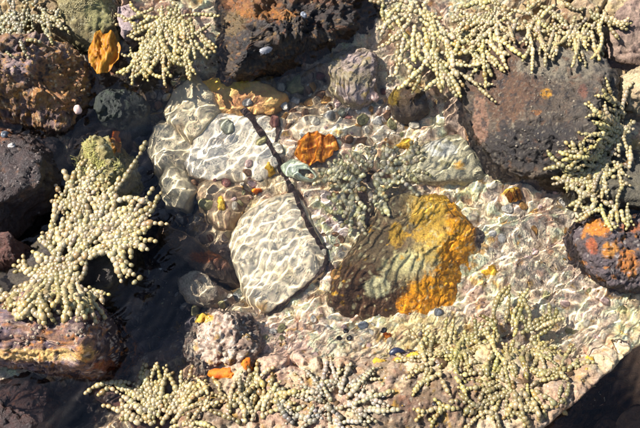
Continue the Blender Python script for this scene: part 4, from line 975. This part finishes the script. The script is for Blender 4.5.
tube([([(243, 112), (250, 122), (262, 136), (272, 150), (281, 172), (292, 192), (304, 216), (316, 240), (327, 258), (324, 270), (306, 288), (286, 304), (266, 318)], 3.6, 2.2),
      ([(279, 124), (277, 138), (276, 156)], 2.0, 3.0), ([(326, 262), (332, 272), (338, 280)], 1.6, 1.0)],
     'shadow_crack_strip', 'dark brown forked strip standing in for a shadowed crack across the pale slabs', 'strip', M_WET, [(48, 34, 32), (84, 60, 50), (60, 44, 44)])

# ------------------------------------------------------------------ shells and snails
def spiral_shell(label, px, py, rpx, tint, ang, up=0.0, name='sea_snail'):
    n, m_ = 64, 12; t = np.linspace(0, 1, n); a = t * 2 * math.pi * 2.7
    g = np.exp(-2.0 * t); R_ = 0.52 * g; h = 1.25 * (1 - g) ; tr = 0.52 * g + 0.02
    th = np.linspace(0, 6.283, m_, endpoint=False)
    c = np.stack([R_ * np.cos(a), R_ * np.sin(a), h], 1); rd = np.stack([np.cos(a), np.sin(a), 0 * a], 1)
    rib = 1 + 0.03 * np.sin(a * 9)
    V = c[:, None] + (tr * rib)[:, None, None] * (np.cos(th)[None, :, None] * rd[:, None] + np.sin(th)[None, :, None] * np.array([0, 0, 1.0]))
    v = V.reshape(-1, 3); f = grid_faces(n, m_, True)
    cap = len(v); v = np.concatenate([v, c[:1], [[0, 0, h[-1] + 0.05]]])
    i = np.arange(m_); j = (i + 1) % m_
    tri = np.concatenate([np.stack([np.full(m_, cap), j, i], 1), np.stack([np.full(m_, cap + 1), (n - 1) * m_ + i, (n - 1) * m_ + j], 1)])
    band = 0.75 + 0.35 * np.sin(np.concatenate([np.repeat(t * 40, m_), [0, 40]]))
    col = np.clip(K(*tint)[None] * band[:, None] ** 0.6, 0, 0.8)
    p = W(px, py, 0.0)
    for _ in range(3):
        z = float(hsample(p[0], p[1])); p = W(px, py, z)
    o = link(name, mesh(name, v * rpx * PXM, [f, tri], col, M_PEB)); o.location = (p[0], p[1], z + 0.35 * rpx * PXM)
    o.rotation_euler = (up, 0.35, math.radians(ang)); tag(o, label, 'snail'); return o
spiral_shell('blue-grey snail shell, upper of two on the dark reddish rock', 5, 136, 5, (110, 118, 130), 30, 0.5)
spiral_shell('pale snail shell, lower of two on the dark reddish rock', 13, 148, 5, (216, 208, 200), 120, 0.4)
spiral_shell('lone blue-grey snail shell high on the dark top boulder', 303, 17, 5, (150, 156, 168), 60, 0.6)
spiral_shell('black snail, highest of the three clustered below the orange rock', 345, 333, 4, (44, 40, 42), 10, 0.3)
spiral_shell('black snail, leftmost of the three clustered below the orange rock', 339, 340, 3.5, (50, 42, 40), 80, 0.3)
spiral_shell('black snail, lower right of the three clustered below the orange rock', 350, 340, 3.5, (48, 42, 44), 150, 0.3)
spiral_shell('black snail beside the orange dot of sponge', 384, 332, 4, (40, 38, 44), 200, 0.3)
spiral_shell('dark snail near the bottom beneath the thin olive seaweed', 434, 405, 3.5, (60, 50, 48), 40, 0.3)

def limpet(label, px, py, rx, ry, tint, ang):
    n, m_ = 9, 40; th = np.linspace(0, 6.283, m_, endpoint=False); rr = np.linspace(1, 0.02, n)
    rib = 1 + 0.07 * np.sin(th * 13)
    v = np.stack([rr[:, None] * np.cos(th) * rib, rr[:, None] * np.sin(th) * rib, 0.62 * (1 - rr[:, None] ** 1.4) + 0 * th], -1).reshape(-1, 3)
    v = v * np.array([rx, ry, min(rx, ry)]) * PXM
    f = grid_faces(n, m_, True); cap = np.arange((n - 1) * m_, n * m_)[None]
    st = 0.75 + 0.35 * (np.sin(th * 13) > 0); col = np.tile(st, n)[:, None] * K(*tint)[None]
    p = W(px, py, 0.0)
    for _ in range(3):
        z = float(hsample(p[0], p[1])); p = W(px, py, z)
    o = link('limpet', mesh('limpet', v, [f, cap], np.clip(col, 0, 0.8), M_PEB)); o.location = (p[0], p[1], z + 0.001); o.rotation_euler = (0.35, 0.1, math.radians(ang))
    tag(o, label, 'limpet')
limpet('silvery ribbed limpet low on the face of the dark top boulder', 266, 50, 7, 4, (150, 150, 156), 25)
limpet('brown limpet on the crust right of the black snails', 422, 336, 5, 4, (150, 126, 100), 10)
limpet('grey ringed limpet at the corner of the slab left of the pinkish boulder', 238, 300, 6, 5, (170, 170, 160), 10)

def mussel():
    n, m_ = 22, 16; t = np.linspace(0, 1, n); wd = np.sin(math.pi * t ** 0.75) ** 0.7; th = np.linspace(0, 6.283, m_, endpoint=False)
    v = np.stack([(t[:, None] - 0.5) * 2 + 0 * th, 0.5 * wd[:, None] * np.cos(th) + 0.15 * np.sin(math.pi * t)[:, None], 0.38 * wd[:, None] * np.sin(th)], -1).reshape(-1, 3)
    col = np.repeat((0.7 + 0.5 * (np.sin(t * 60) > 0.2))[:, None], m_, 0).reshape(-1, 1) * K(46, 50, 74)[None]
    p = W(397, 353, 0.02); z = float(hsample(p[0], p[1])); p = W(397, 353, z)
    o = link('mussel', mesh('mussel', v * 8 * PXM, grid_faces(n, m_, True), col, M_PEB)); o.location = (p[0], p[1], z + 0.003); o.rotation_euler = (0.2, 0, math.radians(8))
    tag(o, 'blue-black mussel shell lying among yellow crust patches', 'mussel')
mussel()

def open_shell():
    """pale green valve, arched, with its dark mouth turned up on the right"""
    n, m_ = 14, 60; th = np.linspace(0, 6.283, m_, endpoint=False); q = np.linspace(0, 1, n)
    ox, oy = np.cos(th) * 21, np.sin(th) * (10.5 - 2.5 * np.cos(th)) ; hx_, hy_ = 9 + np.cos(th) * 8.5, -1.0 + np.sin(th) * 3.6
    x = ox[None] * (1 - q[:, None]) + hx_[None] * q[:, None]; y = oy[None] * (1 - q[:, None]) + hy_[None] * q[:, None]
    z = 7.5 * np.sin(q[:, None] * math.pi * 0.62) * (1 + 0 * th) - 0.8
    x, y = x + 0.8 * np.sin(th * 5)[None] * (1 - q[:, None]), y + 0.6 * np.cos(th * 4)[None]
    a = math.radians(-24); xx = x * math.cos(a) - y * math.sin(a); yy = x * math.sin(a) + y * math.cos(a)
    v = np.stack([xx, yy, z], -1).reshape(-1, 3) * PXM
    col = K(214, 226, 190)[None] * 2.0 * (0.8 + 0.3 * np.sin(np.repeat(q * 26, m_) + np.tile(2 * np.cos(th), n)))[:, None]
    p = W(300, 176, -0.04); z0 = float(hsample(p[0], p[1])); p = W(300, 176, z0)
    o = link('open_shell', mesh('open_shell', v, grid_faces(n, m_, True), np.clip(col, 0, 0.75), M_PEB)); o.location = (p[0], p[1], z0 + 0.010)
    sm = o.modifiers.new('thickness', 'SOLIDIFY'); sm.thickness = 0.0014
    tag(o, 'pale green open shell with dark mouth resting against the forked dark strip', 'shell')
open_shell()

# ------------------------------------------------------------------ hair-like algae, partly in place of ripple light lines, and short turf
def strands(name, label, tint, n, region, ln, wid, seed, lift=0.002, stand=0.0):
    rs = np.random.default_rng(seed); m_ = 7; k3 = 3
    a = rs.uniform(0, 6.283, n); q = np.sqrt(rs.random(n)); cx, cy, rx, ry = region
    x0 = cx + rx * q * np.cos(a); y0 = cy + ry * q * np.sin(a)
    if stand:
        ok = fbm(np.stack([x0, y0, 0 * x0], 1), 0.09, 3, seed) > 0.02; x0, y0 = x0[ok], y0[ok]; n = len(x0)
    if not stand:
        p = W(x0, y0, -0.03); ok = hsample(p[:, 0], p[:, 1]) < 0.0; x0, y0 = x0[ok], y0[ok]; n = len(x0)
    if not stand:                            # only where the bed is open and well under water for the strand's whole length
        ok = np.ones(n, bool)
        for ox, oy in ((0, 0), (12, -12), (0, -24), (-12, -12), (14, -2), (8, -22), (0, 8)):
            p = W(x0 + ox, y0 + oy, -0.03); ok &= hb(p[:, 0], p[:, 1]) < -0.018
        x0, y0 = x0[ok], y0[ok]; n = len(x0)
    d = rs.normal(1.2, 0.9, n); L_ = rs.uniform(*ln, n); cv = rs.normal(0, 0.16, n)
    s = np.linspace(0, 1, m_); ang = d[:, None] + cv[:, None] * np.arange(m_)[None]
    px = x0[:, None] + np.cumsum(L_[:, None] / m_ * np.cos(ang), 1); py = y0[:, None] - np.cumsum(L_[:, None] / m_ * np.sin(ang), 1)
    p = W(px.ravel(), py.ravel(), np.zeros(px.size)); 
    for _ in range(2):
        z = hb(p[:, 0], p[:, 1]) if stand else np.minimum(hb(p[:, 0], p[:, 1]), -0.012); p = W(px.ravel(), py.ravel(), z)
    z = z.reshape(n, m_); z = 0.5 * z + 0.5 * z.mean(1, keepdims=True) + lift * rs.uniform(0.3, 1.6, (n, 1)) + stand * s[None] * rs.uniform(0.5, 1.2, (n, 1))
    p = p.reshape(n, m_, 3); p[..., 2] = z
    tg = np.gradient(p, axis=1); u = np.cross(tg, (0, 0, 1.0)); u /= np.maximum(np.linalg.norm(u, axis=2, keepdims=True), 1e-9)
    r = wid * PXM * (1 - 0.75 * s)[None, :, None] * rs.uniform(0.6, 1.2, (n, 1, 1))
    up_ = np.array([0, 0, 1.0])
    V = np.stack([p + r * u, p - r * u, p + r * 0.9 * up_], 2).reshape(-1, 3)
    base = np.arange(n * m_).reshape(n, m_) * 3; F = []
    for j in range(3):
        a0 = base[:, :-1] + j; a1 = base[:, :-1] + (j + 1) % 3; b0 = base[:, 1:] + j; b1 = base[:, 1:] + (j + 1) % 3
        F.append(np.stack([a0, b0, b1, a1], -1).reshape(-1, 4))
    col = np.repeat(K(*tint)[None] * rs.uniform(0.7, 1.3, (n, 1)), m_ * 3, 0) * 1.3
    o = link(name, mesh(name, V, np.concatenate(F), np.clip(col, 0, 0.8), M_WEED)); tag(o, label, 'algae', kind='stuff')
strands('algae_light_strands', 'pale hair-like algae doubling as fine light lines, combed over the bed at the right', (236, 216, 190), 260, (538, 262, 48, 46), (14, 30), 0.33, 1)
strands('algae_turf', 'short yellow-green turf on the rock beside the large beaded plant', (206, 200, 120), 1300, (97, 158, 24, 22), (2, 4.5), 0.42, 3, stand=0.0035)
strands('algae_turf', 'short olive fur of algae on the beige rock at the upper left', (204, 190, 140), 1000, (86, 16, 30, 24), (2, 4.5), 0.38, 4, stand=0.003)

# ------------------------------------------------------------------ barnacles crusting the dry rocks, too small to pick apart
def barnacles(host, n, region, seed, tint=(206, 196, 178), size=(0.0011, 0.0028)):
    rs = np.random.default_rng(seed); cx, cy, rx, ry = region
    a = rs.uniform(0, 6.283, n); q = np.sqrt(rs.random(n)); px = cx + rx * q * np.cos(a); py = cy + ry * q * np.sin(a)
    keep = fbm(np.stack([px, py, 0 * px], 1), 0.06, 3, seed) > 0.0; px, py = px[keep], py[keep]; n = len(px)
    p = W(px, py, 0.03)
    for _ in range(4):
        z = hsample(p[:, 0], p[:, 1]); p = W(px, py, z)
    me = host.data; co = np.zeros(len(me.vertices) * 3, np.float32); me.vertices.foreach_get('co', co)
    no = np.zeros(len(me.vertices) * 3, np.float32); me.vertices.foreach_get('normal', no)
    co = co.reshape(-1, 3) + np.array(host.location); no = no.reshape(-1, 3)
    c, nn = [], []
    for k in range(n):                       # seat each one on the nearest visible point of the host
        d = ((co[:, :2] - p[k, :2]) ** 2).sum(1) - 0.02 * co[:, 2] * 0.02
        i = int(np.argmin(d + (no[:, 2] < 0.25) * 1.0)); c.append(co[i]); nn.append(no[i])
    c, nn = np.array(c), np.array(nn); r = rs.uniform(*size, n)
    u = np.cross(nn, (0.3, 0.9, 0.2)); u /= np.linalg.norm(u, axis=1, keepdims=True); w = np.cross(nn, u)
    th = np.linspace(0, 6.283, 7, endpoint=False); V = []
    for (rr, hh) in ((1.0, -0.2), (0.62, 0.55), (0.38, 0.62), (0.25, 0.25)):
        V.append(c[:, None] + r[:, None, None] * (rr * np.cos(th)[None, :, None] * u[:, None] + rr * np.sin(th)[None, :, None] * w[:, None] + hh * nn[:, None]))
    V = np.stack(V, 1).reshape(n, -1, 3); f = grid_faces(4, 7, True)
    F = (f[None] + (np.arange(n) * 28)[:, None, None]).reshape(-1, 4)
    col = np.repeat(K(*tint)[None] * rs.uniform(0.55, 1.1, (n, 1)), 28, 0)
    o = link('barnacles', mesh('barnacles', V.reshape(-1, 3) - np.array(host.location), F, np.clip(col, 0.01, 0.8), M_DRY), host)
    o['kind'] = 'stuff'
def host(text): return next(o for o in sc.objects if text in str(o.get('label', '')))
barnacles(host('bumpy purple-brown rock'), 260, (45, 76, 50, 36), 1, (200, 160, 110))
barnacles(host('carrying two pale snails'), 120, (20, 165, 34, 50), 2, (150, 136, 128))
barnacles(host('large dark brown rock'), 240, (545, 105, 60, 50), 3, (170, 158, 138), (0.0008, 0.0019))
barnacles(host('dark overhanging boulder'), 160, (270, 25, 70, 30), 4, (150, 130, 104))
barnacles(host('mottled lilac and rust'), 180, (55, 330, 55, 26), 5, (220, 196, 170))
barnacles(host('rounded pinkish barnacled'), 260, (222, 342, 36, 34), 6, (232, 216, 194))
